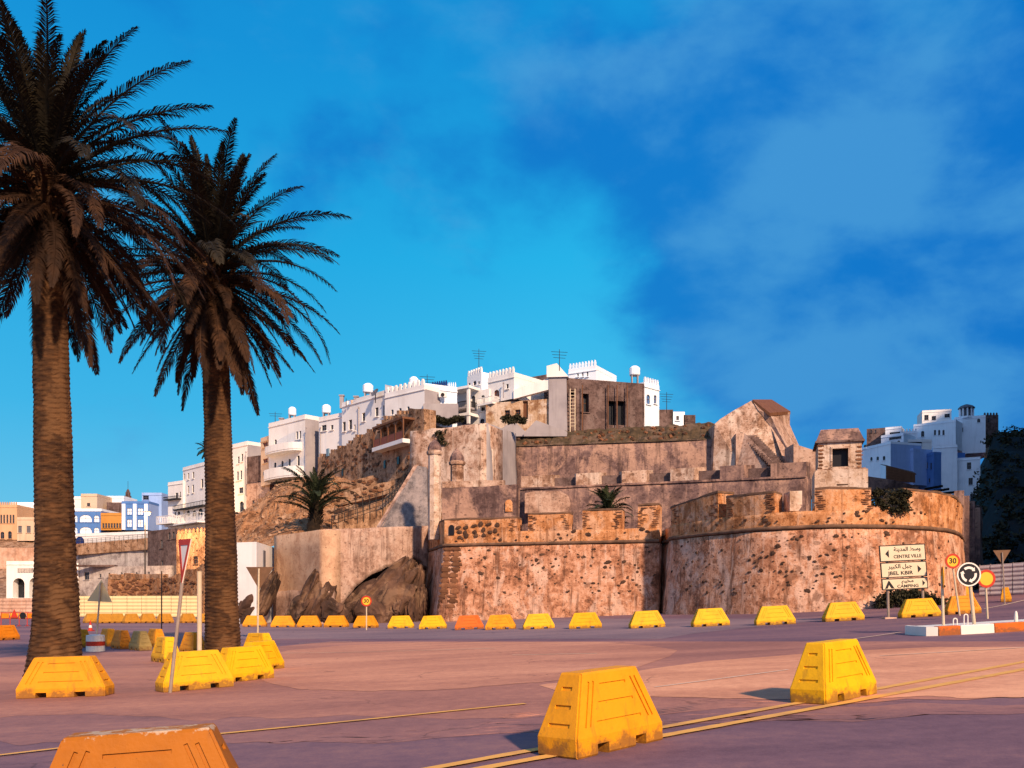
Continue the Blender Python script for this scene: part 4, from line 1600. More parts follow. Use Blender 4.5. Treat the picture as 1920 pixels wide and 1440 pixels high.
h = house('slim house with stacked red brown balconies', (489, 128.5), (507, 126), 826, 910, 8, mt['cream'], [(493, 502, 829, 838, 'r', 'redwood'), (493, 502, 860, 868, 'r', 'redwood'), (493, 502, 884, 892, 'r', 'redwood')])
h = house('tall white house with two curved balconies', (504, 125.5), (572, 119.5), 793, 900, 9, mt['white'],
          [(514.5, 519, 824, 844, 'a'), (555, 558.5, 809, 824), (561, 564.5, 808, 823), (514, 518, 867, 882, 'a'), (527.5, 531.5, 864, 879, 'a'), (541, 545, 860, 877, 'a'), (557, 562, 854, 875, 'a')], side=mt['cement_or_shade'], cat='house')
balcony(None, h, 506, 566, 836, 851, 1.6, mt['white'], curved=True)
balcony(None, h, 505, 569, 880, 900, 1.8, mt['white'], curved=True)
h = house('white house with a plain top storey next to the curved balconies', (598, 118.5), (641, 115.5), 786, 868, 10, mt['white'], [(603, 612, 797, 808), (620, 625, 797, 806)], side=mt['cement_or_shade'])
h = house('long white house with five small windows on the city wall', (641, 114.5), (721, 107.8), 752, 862, 10, mt['white'],
          [(642.5, 648, 791, 809), (654, 660, 787, 806), (663.5, 666.5, 796, 808), (679, 684.5, 774, 790), (703.5, 709.5, 764, 781), (718, 720.5, 760, 780)], side=mt['cement_or_shade'])
h = house('white house with stepped parapet and three little arched windows', (721.5, 107.0), (796, 102.5), 738, 800, 2.5, mt['white'],
          [(733, 738, 768, 778, 'a', 'bluewin'), (748, 753, 765, 776, 'a', 'bluewin'), (763, 768, 762, 773, 'a', 'bluewin')], side=mt['cement_or_shade'], crenels=9)
o = MB().prism([P(722, 748, 107.5), P(722, 721, 107.5), P(750, 727, 105.5), P(752, 736, 105.5), P(790, 728, 103), P(794, 744, 103)], (0, .35, 0)).build('parapet', mt['white'], h[0])
h = house('low white house with a long dark window and an air conditioner', (796, 103.5), (857, 105.5), 731, 800, 7, mt['white_blue'], [(807, 826, 749, 757.5)], side=mt['cement_or_shade'])
T, W3, rot = h[0], h[1], h[2]
ac = MB().box(P(830, 740, 103.9), (.9, .4, .6)).build('air_conditioner', mt['white'], T)
MB().tube(P(830, 740, 103.65), P(830, 740, 103.6), .22, n=12).build('fan_grille', mt['iron'], ac)
o = MB().box(P(827, 775, 102.8), (4.0, 1.2, 2.0)).build('lower_wall', mt['cement_or_shade'], T)
h = house('dark blue roof pavilion with crenellated top', (809, 121), (838, 120), 724, 745, 5, mt['navy'], crenels=7, crown='', cat='roof pavilion')
h = house('pale roof block behind the dark blue pavilion', (836, 123), (856, 123), 726, 745, 4, mt['white_blue'], crenels=5, crown='')
# palace with the loggia
h = house('white palace front with a covered loggia and arched doors', (857, 110.5), (917, 107.5), 734, 800, 8, mt['white'],
          [(884, 891, 742, 771, 'a'), (902, 909, 741, 771, 'a'), (866, 880, 783, 796, 'r', 'shutter'), (900, 908, 785, 797, 'a')], cat='palace', name='palace', crown='')
T, W3, rot, ctx = h
a, b, d, nb, z0, z1, L = ctx
MB().box(W3(L * .34, -.9, z1 + .1), (L * .72, 2.2, .3), M=rot).build('loggia_roof', mt['white'], T)
for px in (860, 895):
    u, Y = hit(a, b, px)
    MB().box(W3(u, -1.7, (z0 + z1) / 2), (.32, .32, z1 - z0), M=rot).build('column', mt['white'], T)
MB().box(W3(L * .34, -.95, Z(779, 108)), (L * .70, 2.0, .35), M=rot).build('loggia_floor', mt['white'], T)
balcony(None, h, 861, 894, 759, 772, 1.8, mt['cement_or_shade'], bars=18)
h = house('little crenellated tower with three tiny windows above the loggia', (876, 113.5), (903, 111), 702, 738, 4.2, mt['white'], [(878.5, 882, 718, 723), (887, 893, 714, 723, 'a'), (896, 899.5, 715, 721)], side=mt['white_blue'], crenels=6, crown='', cat='tower', name='roof_tower')
h = house('white palace wing with a red arched door and small balcony', (915, 108), (964, 105.2), 712, 752, 8, mt['white'], [(926, 936, 731, 748, 'a', 'redwood'), (949, 953.5, 720, 729)], cat='palace', name='palace_wing', crenels=8)
balcony(None, h, 908, 936, 748, 762, 1.2, mt['white'], bars=16, rail='white')
h = house('peeling tan wall house with a tall boarded door', (911, 106.6), (1030, 104.3), 752, 830, 2.5, mt['tan'], [(946, 956, 769, 780, 'r'), (966, 976, 768, 778, 'r'), (980, 990, 752, 786, 'd', 'wood')], crown='', reveal=.35, frame='wood')
o = MB().prism([P(963, 748, 105.0), P(963, 731, 105.0), P(1030, 709, 104.0), P(1030, 730, 104.0)], (0, .8, 0)).build('parapet', mt['white'], h[0], label='slanting white parapet')
h = house('dark recessed roof room behind the slanting white parapet', (962, 112), (1030, 109), 707, 752, 3, mt['brownbrick'], crown='')
o = MB().prism([P(1029, 830, 103.9), P(1029, 707, 103.9), P(1062, 706, 103.5), P(1064, 830, 103.5)], (.3, 3, 0)).build('wall_pier', mt['cement_or_shade'])  # the grey holds the shade of this right-facing pier
tag(o, 'tall pier in painted shade grey at the corner of the brown brick building', 'pier')
o = MB().prism([P(1025, 707, 103.7), P(1025, 686, 103.7), P(1044, 681, 103.5), P(1066, 706, 103.2)], (.4, 4.5, 0)).build('roof_gable', mt['white'])
tag(o, 'white gabled roof room on top of the grey pier', 'roof room')
h = house('big brown brick building with dark openings and scaffold poles', (1063, 104.2), (1208, 107), 714, 835, 9, mt['brownbrick'],
          [(1141, 1155, 752, 797, 'd'), (1158, 1173, 752, 797, 'd'), (1091, 1104, 738, 773), (1070, 1078, 732, 745)], cat='building', name='brick_building', reveal=.8, frame='wood', crown='')
T = h[0]
for k, px in enumerate((1092, 1140, 1157, 1176)):
    MB().tube(P(px, 826, 103.6 + 2.8 * (px - 1063) / 145), P(px, 722, 103.6 + 2.8 * (px - 1063) / 145), .07, n=5).build('scaffold_pole', mt['wood'], T)
o = thing('wooden_ladder', 'wooden ladder leaning on the brown brick building', 'ladder', P(1073, 815, 103.4))
for px in (1069, 1078):
    MB().tube(P(px, 815, 103), P(px, 729, 103.7), .07, n=5).build('rail', mt['pale_steel'], o)
for k in range(11):
    y = 735 + 6.4 * k
    Yl = 103.7 - .7 * (y - 729) / 86
    MB().tube(P(1069, y, Yl), P(1078, y, Yl), .05, n=4).build('rung', mt['pale_steel'], o)
h = house('small white crenellated roof house behind the brown brick building', (1066, 112), (1118, 110), 697, 722, 6, mt['white_blue'], [(1082, 1085, 697, 706), (1091, 1094, 697, 706), (1100, 1103, 697, 706)], crenels=9)
h = house('white house end with two arched blue windows beside the brown brick', (1208.5, 111), (1236, 113), 728, 830, 7, mt['white_blue'], [(1212, 1219, 740, 758, 'a', 'blue_paint'), (1226, 1231, 741, 757, 'a', 'blue_paint')], crenels=6)
for k, (x0, x1, yt, c) in enumerate(((1236, 1262, 768, 'brownbrick'), (1260, 1284, 772, 'white_blue'), (1282, 1304, 778, 'brownbrick'))):
    house(['low dim house beside the white house end', 'low pale house between two dim houses', 'lowest dim house at the end of the roof row'][k], (x0, 113), (x1, 113), yt, 835, 5, mt[c], [(x0 + 8, x0 + 13, yt + 8, yt + 16)] if k == 1 else [], crown='')
# grey tented roofs in front of the tan wall
t = thing('tent_roof', 'pair of grey canvas ridged roofs below the tan wall', 'roof', P(990, 815, 95))
for (a0, b0, c0, Y) in ((928, 962, 985, 101), (982, 1005, 1063, 100.6)):
    mb = MB()
    mb.prism([P(a0, 812, Y), P(b0, 788, Y), P(c0, 809, Y), P(c0, 818, Y), P(a0, 818, Y)], (.4, 3, 0))
    mb.build('canvas', mt['cement_or_shade'], t)

# ---- old city wall with its wooden balcony
cw = resample([V2(560, 121), V2(606, 116.5), V2(800, 96.5)], .7)
t = thing('city_wall', 'old brown rubble city wall stepping up under the white houses', 'city wall', (cw[0].x, cw[0].y, Z(900, 125)))
steps = [(560, 600, 895), (600, 622, 858), (622, 634, 850), (634, 655, 843), (655, 668, 833), (668, 690, 822), (690, 708, 812), (708, 721, 802), (721, 745, 787), (745, 772, 777), (772, 800, 767)]
mb = MB()
for k, (a0, b0, yt) in enumerate(steps):
    seg = cut(cw, a0, b0)
    ribbon(mb, resample(seg, .4), lambda p: Z(912, 118) - 2, lambda p: Z(yt, p.y), 1.2, 0, 0, .10, 9, toprough=.12, seed=71, shift=.35)
mb.build('wall', mt['rubble'], t)
rnd = random.Random(19)
for k, (a0, b0, yt) in enumerate(steps[1:-1]):
    n = 3 if b0 - a0 > 15 else 2
    for i in range(n):
        px = a0 + (b0 - a0) * (i + .3) / n
        seg = cut(cw, px, px + 4.5)
        mb = MB()
        ribbon(mb, resample(seg, .3), lambda p: Z(yt, p.y) - .1, lambda p: Z(yt - 7, p.y), .6, 0, 0, .04, 2, toprough=.05, seed=3 + i, shift=.3)
        mb.build('merlon', mt['rubble'], t)
for k in range(110):
    px = rnd.uniform(606, 795)
    yt = next(s[2] for s in steps if s[0] <= px <= s[1])
    r = on_wall(cw, px, Z(rnd.uniform(yt + 6, 885), on_wall(cw, px, 0, 0, 0)[0].y), 0, 0, .36)
    if r:
        s = rnd.uniform(.22, .5)
        share('stone', rnd.choice(STONES), t, r[0], (0, rnd.uniform(-.3, .3), r[1]), (s * 1.5, .14, s * .8))
for (a0, b0, y0, y1, kind) in ((724, 731, 864, 879, 'glass'), (749, 757, 857, 871, 'glass'), (615, 625, 842, 856, 'bluewin'), (646, 650, 879, 893, 'glass'), (768, 774, 855, 862, 'wood')):
    c = on_wall(cw, (a0 + b0) / 2, Z((y0 + y1) / 2, on_wall(cw, (a0 + b0) / 2, 0, 0, 0)[0].y), 0, 0, .40)
    Yc = c[0].y
    wv, hv = (b0 - a0) / F * Yc, (y1 - y0) / F * Yc
    MB().box(c[0], (wv, .16, hv), rz=c[1]).build('opening', mt[kind], t)
# wooden balcony
t = thing('wooden_balcony', 'covered wooden balcony with arches projecting from the city wall', 'balcony', P(743, 838, 105))
A0, B0 = V2(716, 103.6), V2(772, 97.6)
d = (B0 - A0).normalized()
nb = Vector((-d.y, d.x))
L = (B0 - A0).length
W3 = lambda u, k, z: Vector((A0.x + d.x * u + nb.x * k, A0.y + d.y * u + nb.y * k, z))
rot = Matrix(((d.x, nb.x, 0), (d.y, nb.y, 0), (0, 0, 1)))
zb, zr, zt = Z(835, 100.5), Z(818, 100.5), Z(797, 100.5)
MB().box(W3(L / 2, 0, zb - .1), (L + .3, 2.4, .45), M=rot).build('slab', mt['white'], t)
MB().box(W3(L / 2, 0, zt + .12), (L + .2, 2.4, .22), M=rot).build('canopy', mt['wood'], t)
for i in range(5):
    MB().box(W3(L * i / 4, -1.05, (zb + zt) / 2 + .1), (.14, .14, zt - zb), M=rot).build('post', mt['wood'], t)
for i in range(4):
    u0 = L * i / 4 + .08
    MB().box(W3(u0 + L / 8 - .08, -1.05, (zb + .14 + zr) / 2), (L / 4 - .18, .07, zr - zb - .16), M=rot).build('panel', mt['redwood'], t)
    mb = MB()
    um, hw = u0 + L / 8 - .08, L / 8 - .09
    arc = [(um + hw * math.cos(math.pi * k / 8), zt - .75 + .65 * math.sin(math.pi * k / 8)) for k in range(9)]
    for k in range(4):
        mb.prism([W3(um + hw, -1.08, zt), W3(arc[k][0], -1.08, arc[k][1]), W3(arc[k + 1][0], -1.08, arc[k + 1][1])], nb.to_3d() * .08)
        mb.prism([W3(um - hw, -1.08, zt), W3(arc[8 - k][0], -1.08, arc[8 - k][1]), W3(arc[7 - k][0], -1.08, arc[7 - k][1])], nb.to_3d() * .08)
    mb.build('arch', mt['wood'], t)
MB().box(W3(L / 2, 1.15, (zb + zt) / 2), (L, .05, zt - zb), M=rot).build('back', mt['wood'], t)
mb = MB()
leaf_cloud(mb, [(tuple(P(806 + 7 * k, 788 - 3 * math.sin(k), 99.5)), .55) for k in range(9)], 1600, .17, .8, 12)
tag(mb.build('bush', mt['scrub']), 'dark bush on the wall top below the air conditioner', 'bush')
mb = MB()
leaf_cloud(mb, [(tuple(P(946 + 6 * k, 786 - 3 * math.sin(k * 2), 96.4)), .45) for k in range(7)], 700, .2, 1.0, 13)
tag(mb.build('bush', mt['scrub']), 'small dark bush in front of the peeling tan wall', 'bush')
mb = MB()
leaf_cloud(mb, [(tuple(P(836 + rnd.uniform(-14, 14), 818 + rnd.uniform(-16, 20), 91.0)), .45) for k in range(10)], 900, .16, .9, 14)
tag(mb.build('wall_plant', mt['scrub']), 'dark plant rooted in the projecting corner of the upper wall', 'plant')
antenna(898, 697, 654, 112, 'tall thin antenna on the little crenellated tower')
antenna(1049, 690, 655, 96.5, 'antenna with wide crossbars on the white gabled roof room', 3)
antenna(801, 733, 702, 105, 'antenna near the dark blue roof pavilion', 3)
antenna(1250, 770, 735, 113, 'antenna on the low dim house', 4)
antenna(516, 794, 772, 125, 'short antenna on the tall white house', 2)
dish(704, 737, 108, 'grey satellite dish on the long white house')
for k, (px, y0, y1, Y) in enumerate(((641, 766, 742, 117), (668, 757, 744, 114), (528, 796, 785, 124))):
    o = MB().box(P(px, (y0 + y1) / 2, Y + 2), (.5, .5, (y0 - y1) / F * Y)).box(P(px, y1, Y + 2), (.7, .7, .15)).build('chimney_stack', mt['cement_or_shade'])
    tag(o, ['tall chimney stack at the left end of the long white house', 'short chimney stack in the middle of the long white house', 'chimney stack on the tall white house with curved balconies'][k], 'chimney')

# ------------------------------------------------------------------ far left town
def hill_town(x, y):
    pts = [(118, 1150), (162, 1124), (186, 1082), (196, 1042), (203, 1022), (222, 985), (260, 965), (400, 960)]
    yy = y
    if yy <= pts[0][0]:
        return gz(x, y) - .5
    for (a, ya), (b, yb) in zip(pts, pts[1:]):
        if yy <= b:
            f = (yy - a) / (b - a)
            return Z(ya + (yb - ya) * f, yy) + .4 * mnoise.noise(Vector((x * .1, y * .1, 4)))
    return Z(960, 400)


struct(grid('hillside', [-330 + 5 * i for i in range(55)], [112 + 4 * i for i in range(60)], hill_town, mt['rubble']), 'stony slope carrying the far town')
YT = 205
house('cream arcaded building at the edge of the far town', (-22, 207), (32, 207), 951, 1012, 12, mt['peach'],
      [(x, x + 3.4, 965, 981, 'a') for x in (0.5, 6, 12, 18, 23.5)] + [(1, 8, 997, 1010, 'a'), (15, 22, 996, 1010, 'a')], crenels=13)
house('pink cream house with three shuttered windows beside the arcaded building', (32, 205), (72, 205), 974, 1014, 12, mt['cream'], [(34, 41, 986, 999, 'r', 'shutter'), (50, 57.5, 986, 999, 'r', 'shutter'), (64, 69, 986, 999, 'r', 'shutter')])
house('pale upper house standing behind the pink cream house', (20, 216), (78, 216), 946, 990, 10, mt['white_blue'], [(49, 52, 965, 970), (58, 62, 966, 971)])
house('blue building with white framed arched windows', (128, 207), (190, 207), 958, 1004, 12, mt['blue_paint'],
      [(136, 145, 966, 979, 'a', 'white_blue'), (149, 172, 965, 979, 'a', 'white_blue'), (176, 186, 966, 979, 'a', 'white_blue'), (136, 145, 989, 1000, 'a', 'white_blue'), (149, 172, 988, 1000, 'a', 'white_blue'), (176, 186, 989, 1000, 'a', 'white_blue')], cmat=mt['white_blue'])
house('square cream tower house behind the blue building', (152, 214), (182, 214), 930, 962, 8, mt['cream'], [(163, 169, 943, 949)], cat='house')
house('wide pale house behind the blue building', (124, 219), (153, 219), 935, 962, 8, mt['white'], [(131, 135, 944, 950)])
house('pale roofs between the tower house and the blue tall house', (180, 222), (232, 222), 934, 966, 8, mt['white_blue'], [(190, 194, 943, 949), (204, 208, 943, 949)])
house('brown timber house above the ochre building', (200, 217), (228, 217), 942, 968, 6, mt['brownbrick'], crown='')
house('ochre building with a row of dark windows', (189, 206), (228, 206), 966, 994, 10, mt['ochre_paint'], [(192 + 5.2 * k, 195.6 + 5.2 * k, 981, 990) for k in range(7)])
h = house('tall blue house with white vertical bands', (228, 206), (279, 206), 944, 994, 12, mt['blue_paint'], [(238, 247, 953, 965, 'r', 'white_blue'), (238, 247, 974, 988, 'r', 'white_blue'), (258, 268, 953, 965, 'r', 'white_blue'), (258, 268, 974, 988, 'r', 'white_blue')], side=mt['blue_light'])
for px in (232, 253, 274):
    MB().box(P(px, 969, 205.85), (.75, .35, 6.0)).build('pilaster', mt['white_blue'], h[0])
house('pale lilac block behind the tall blue house', (266, 212), (303, 212), 928, 994, 10, mt['blue_light'], [(268, 279, 929, 937)])
t = thing('minaret', 'slender dark minaret above the far town roofs', 'minaret', P(240, 945, 240))
MB().box(P(240, 938, 240), (1.3, 1.3, 2.4)).build('shaft', mt['brownbrick'], t)
MB().box(P(240, 928, 240), (.95, .95, 1.4)).build('lantern', mt['brownbrick'], t)
MB().lathe(P(240, 923, 240), [(.5, 0), (.45, .4), (.2, .75), (.03, 1.0)], 8).build('dome', mt['brownbrick'], t)
MB().tube(P(240, 918, 240), P(240, 902, 240), .05, n=4).build('finial', mt['iron'], t)
house('long white low building with a dark roof line under the blue houses', (134, 194), (289, 186), 1003, 1026, 8, mt['white'], [(141, 158, 1006, 1022, 'a', 'navy'), (243, 253, 1011, 1017), (262, 282, 1010, 1016)])
h = house('pinkish terrace wall below the arcaded building', (-30, 190), (75, 190), 1027, 1112, 6, mt['pinkwall'], cat='wall', name='terrace_wall', crown='')
h = house('stained grey terrace wall below the long white building', (130, 178), (282, 170), 1021, 1112, 6, mt['greywall'], cat='wall', name='terrace_wall', crown='')
railing([(140, 1020), (215, 1014), (284, 1008)], [176, 173, 169], 8, 'thin railing along the stained grey terrace wall', 18)
house('brown stone fort block with slit windows', (277, 158), (333, 151), 993, 1066, 8, mt['brownbrick'], [(301, 305, 1012, 1028, 'a'), (315, 320, 998, 1011, 'a'), (323, 328, 997, 1010, 'a'), (302, 306, 1051, 1061, 'a')], crown='', cat='fort', name='stone_fort')
house('sand stone tower with one dark window behind the leaning yield sign', (331, 135), (396, 128), 999, 1095, 8, mt['rubble'], [(362, 371, 1043, 1057)], crenels=9, crown='', cat='tower', name='stone_tower', frame='wood')
h = house('grey low stone building with a dark eave line', (143, 148), (322, 141), 1062, 1124, 8, mt['greywall'], [(158, 167, 1073, 1087), (186, 190, 1076, 1083, 'a'), (203, 207, 1074, 1082, 'a'), (226, 230, 1073, 1081, 'a'), (254, 258, 1073, 1081, 'a'), (277, 281, 1072, 1080, 'a')], crown='', name='stone_building', cat='building')
MB().box(P(180, 1061, 145.8), (6.5, 1.4, .3)).build('eave', mt['brownbrick'], h[0])
house('white end wall left of the grey low stone building', (135, 147), (147, 147.5), 1056, 1124, 6, mt['white'], crown='')
h = house('white arcade with pointed arches below the pinkish wall', (12, 150), (80, 150), 1058, 1124, 6, mt['white'], [(24, 46, 1084, 1121, 'a'), (55, 76, 1083, 1121, 'a')], cat='arcade', name='arcade', reveal=1.8, frame='iron')
for k in range(14):
    MB().box(P(34 + k * 3, 1069, 149.85), (.14, .14, .7)).build('baluster', mt['greywall'], h[0])
# orange ruin with battlements
t = thing('ruined_wall', 'orange lit ruined battlement wall behind the cream metal fence', 'wall', P(290, 1120, 120))
rw = resample([V2(203, 124), V2(280, 122), V2(385, 112)], .8)
mb = MB()
ribbon(mb, rw, gz(-60, 120) - 1, lambda p: Z(1085 - max(0, px_of(p) - 310) * .35, p.y), 1.5, .03, 6, .18, 8, toprough=.5, seed=81)
mb.build('wall', mt['earth'], t)
for (a0, b0) in ((204, 226), (232, 246), (252, 268), (274, 300)):
    mb = MB()
    ribbon(mb, resample(cut(rw, a0, b0), .5), lambda p: Z(1086, p.y), lambda p: Z(1076, p.y), 1.2, 0, 0, .12, 3, toprough=.2, seed=a0)
    mb.build('merlon', mt['rubble'], t)
rnd = random.Random(55)
for _ in range(130):
    px = rnd.uniform(206, 380)
    r = on_wall(rw, px, Z(rnd.uniform(1084, 1122), 120), 0, 0, .12)
    share('stone', rnd.choice(QUOIN), t, r[0], (0, 0, r[1]), (rnd.uniform(.4, .9), .2, rnd.uniform(.22, .36)))
# white kiosk
t = thing('kiosk', 'small white flat roofed kiosk with a dark door', 'kiosk', P(478, 1160, 72))
a, b, c = P(441, 0, 70.8), P(481, 0, 70.0), P(515, 0, 77.5)
zk0, zk1 = gz(a.x, 72) - .4, Z(1022, 72)
mb = MB()
e = c - b
off = Vector((e.x, e.y, 0))
f = a + off
for p, q in ((a, b), (b, c), (c, f), (f, a)):
    mb.face([(p.x, p.y, zk0), (q.x, q.y, zk0), (q.x, q.y, zk1), (p.x, p.y, zk1)])
mb.face([(p.x, p.y, zk1) for p in (a, b, c, f)])
mb.build('wall', mt['white'], t)
dd = (c - b).normalized()
p = b + dd * ((c - b).length * .38)
MB().box((p.x + dd.y * .03, p.y - dd.x * .03, Z(1052, 71)), (.75, .1, 1.9), rz=math.atan2(dd.y, dd.x)).build('door', mt['shutter'], t)
MB().prism([(a.x, a.y, zk1 + .003), (b.x, b.y, zk1 + .003), (c.x, c.y, zk1 + .003), (f.x, f.y, zk1 + .003)], (0, 0, .12)).build('roof_slab', mt['white'], t)

# ------------------------------------------------------------------ right-hand town
RT = 'white_blue'
house('white house with three little arched windows on the right-hand slope', (1616, 214), (1670, 205), 838, 905, 9, mt[RT], [(1631.5, 1636, 857, 864, 'a'), (1643, 1648, 856, 863, 'a'), (1655, 1660, 855, 863, 'a'), (1619, 1624, 834, 841)], side=mt['blue_light'])
house('lilac house wall stepping down beside the three arched windows', (1672, 212), (1713, 206), 849, 912, 8, mt['blue_light'], [(1690, 1692.5, 862, 876), (1703, 1706, 872, 879)])
house('bright blue house between two white houses on the right-hand slope', (1711, 213), (1751, 205), 857, 922, 8, mt['blue_paint'], [(1716, 1719, 868, 885), (1722, 1725, 867, 884), (1736, 1740, 867, 879), (1744, 1747, 868, 880), (1741, 1744, 897, 905)])
house('tall plain white house with a water stain on the right-hand slope', (1749, 206), (1795, 204), 839, 935, 10, mt[RT], [(1749, 1755, 856, 861)])
house('white house with two square windows at the end of the right-hand slope', (1795, 205), (1838, 203), 862, 952, 9, mt[RT], [(1813, 1821, 867, 880), (1816, 1824, 896, 909), (1819, 1828, 926, 941)])
house('pale cream roof house between the upper white houses', (1700, 226), (1747, 226), 828, 862, 8, mt['white'], [(1703, 1729, 824.5 + 4, 836)])
house('white house with a large arched window under the tall terrace', (1652, 228), (1694, 224), 818, 862, 8, mt[RT], [(1682, 1688, 826, 840, 'a'), (1667, 1690, 811 + 8, 824)])
house('small upper white house left of the great terrace house', (1660, 240), (1690, 238), 804, 830, 7, mt[RT], [(1668, 1688, 810, 817)])
house('grey roof house at the left end of the right-hand town', (1625, 246), (1662, 244), 803, 840, 7, mt['brownbrick'], [(1632, 1635, 806, 812), (1640, 1643, 806, 812)], crown='')
house('white house with a crenellated roof left of the great terrace house', (1692, 241), (1720, 240), 812, 845, 7, mt[RT], [(1700, 1704, 818, 826)], crenels=5)
house('great white terrace house at the top of the right-hand town', (1713, 247), (1792, 240), 795, 845, 12, mt[RT], [(1727, 1733, 808, 819, 'a'), (1751, 1755, 806, 816, 'a'), (1759, 1763, 806, 816, 'a'), (1767, 1771, 806, 816, 'a')])
house('lit roof storey on the great white terrace house', (1729, 252), (1784, 250), 772, 800, 8, mt['white'], [(1733, 1741, 778, 788), (1747, 1755, 780, 788), (1771, 1781, 776, 783)])
h = house('broad plain white house under the roof cupola', (1790, 246), (1848, 243), 784, 850, 12, mt[RT], [(1800, 1806, 802, 810), (1832, 1838, 779 + 6, 792, 'a')])
t = thing('roof_cupola', 'hexagonal roof cupola with dark openings and a grey cap', 'cupola', P(1812, 784, 244))
MB().lathe(P(1812, 785, 246), [(1.9, 0), (1.9, .5)], 10).build('base', mt[RT], t)
for k in range(10):
    an = 2 * math.pi * k / 10
    c = P(1812, 785, 246)
    MB().box((c.x + 1.75 * math.cos(an), c.y + 1.75 * math.sin(an), c.z + 1.6), (.3, .3, 2.3)).build('column', mt[RT], t)
MB().lathe(P(1812, 785, 246) + Vector((0, 0, .5)), [(1.3, 0), (1.3, 2.2)], 10).build('core', mt['shutter'], t)
MB().lathe(P(1812, 785, 246) + Vector((0, 0, 2.75)), [(2.2, 0), (2.2, .2), (1.6, .75), (.4, 1.2)], 10).build('cap', mt['shutter'], t)
house('dark crenellated keep beyond the broad white house', (1844, 256), (1872, 256), 778, 850, 10, mt['brownbrick'], [(1852, 1856, 778 + 6, 792)], crenels=5, crown='', cat='tower', name='keep')
house('dim ridge house at the far right of the skyline', (1871, 262), (1945, 262), 824, 850, 8, mt['brownbrick'], [(1880, 1885, 832, 838)], crown='')
house('pale lamp lit house front below the skyline on the right', (1874, 240), (1912, 240), 832, 850, 8, mt['cream'], [(1884, 1889, 838, 845)], crown='')
t = thing('timber_shed', 'long reddish timber shed roof in front of the blue houses', 'shed', P(1690, 905, 190))
mb = MB()
mb.prism([P(1651, 870, 196), P(1662, 872, 190), P(1718, 888, 190), P(1712, 884, 196)], (0, 0, -.3))
mb.build('roof', mt['wood'], t)
for k in range(5):
    f = k / 4.0
    mb = MB()
    mb.prism([P(1662, 874 + 5.4 * k, 189.5), P(1716, 889 + 3.2 * k, 189.5), P(1716, 892 + 3.2 * k, 189.5), P(1662, 879 + 5.4 * k, 189.5)], (0, .3, 0))
    mb.build('board', mt['wood'], t)
MB().prism([P(1651, 871, 195), P(1661, 874, 190), P(1661, 906, 190), P(1651, 903, 195)], (.2, .3, 0)).build('end_wall', mt[RT], t)
t = thing('low_wall', 'dark low parapet wall behind the rounded bastion', 'wall', P(1680, 925, 95))
mb = MB()
mb.prism([P(1628, 893, 95), P(1676, 900, 96), P(1722, 912, 98), P(1722, 935, 98), P(1628, 935, 95)], (0, 1.0, 0))
mb.build('wall', mt['upper'], t)
for k in range(5):
    a0 = (1733 + 12 * k, 915 + 4.6 * k)
    o = MB().prism([P(a0[0], a0[1], 84), P(a0[0] + 34, a0[1] - 6 + k * 1.2, 90), P(a0[0] + 34, a0[1] - 3 + k * 1.2, 90), P(a0[0], a0[1] + 3.5, 84)], (.3, .5, 0)).build('timber_beam', mt['iron'])
    tag(o, 'dark timber beam jutting out behind the end of the rounded bastion', 'beam', 'beams behind the bastion')
# shaded wall receding behind the bastion
bw = resample([V2(1783, 60.5), V2(1822, 72), V2(1842, 88)], .8)
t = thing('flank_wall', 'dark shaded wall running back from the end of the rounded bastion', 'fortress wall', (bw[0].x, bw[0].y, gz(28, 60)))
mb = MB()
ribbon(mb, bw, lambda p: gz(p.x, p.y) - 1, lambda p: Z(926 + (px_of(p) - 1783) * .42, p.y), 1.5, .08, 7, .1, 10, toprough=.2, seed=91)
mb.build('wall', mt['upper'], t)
for k in range(4):
    px = 1792 + 11 * k
    r = on_wall(bw, px, Z(1000, 66), .05, 7, .2)
    MB().box(r[0], (.35, .6, 5.5), rz=r[1]).build('buttress', mt['upper'], t)

# ---- pipes, tanks and washing on the white houses
for k, (px, y0, y1, Y, lab) in enumerate(((600.5, 800, 862, 118.2, 'grey drainpipe at the corner of the plain topped white house'), (672, 762, 812, 111.6, 'grey drainpipe down the long white house'),
                                          (574, 800, 890, 118.6, 'grey drainpipe on the bare side of the curved balcony house'), (461, 846, 930, 133.6, 'grey drainpipe on the narrow white house'),
                                          (944, 716, 746, 105.8, 'thin drainpipe beside the red arched door'))):
    o = MB().tube(P(px, y1, Y), P(px, y0, Y), .06, n=6).box(P(px, y0 + 2, Y), (.2, .2, .12)).build('drainpipe', mt['cement_or_shade'])
    tag(o, lab, 'pipe')
for k, (px, py, Y, sx, lab) in enumerate(((612, 779, 121, 1.1, 'white water tank on the plain topped white house'), (690, 741, 112, 1.2, 'water tank on the long white house'), (548, 783, 124, 1.0, 'water tank on the tall curved balcony house'),
                                          (776, 730, 105, 1.0, 'water tank behind the stepped parapet'), (1190, 709, 109, 1.2, 'water tank on the brown brick building'))):
    b = P(px, py, Y)
    t = thing('water_tank', lab, 'water tank', b)
    MB().lathe(b + Vector((0, 0, .3)), [(.5 * sx, 0), (.55 * sx, .1), (.55 * sx, .9), (.3 * sx, 1.15), (.15, 1.2)], 14).build('tank', mt['white_blue'], t)
    for q in (-1, 1):
        MB().box(b + Vector((q * .35, 0, -.3)), (.14, .8, 1.2)).build('stand', mt['cement_or_shade'], t)
t = thing('washing_line', 'washing line with pale cloths on the white house roof', 'washing line', P(655, 757, 113))
MB().tube(P(649, 752, 113), P(667, 748, 112), .02, n=4).build('line', mt['iron'], t)
for px in (649, 667):
    MB().tube(P(px, 762, 113), P(px, 747, 112.6), .04, n=5).build('post', mt['iron'], t)
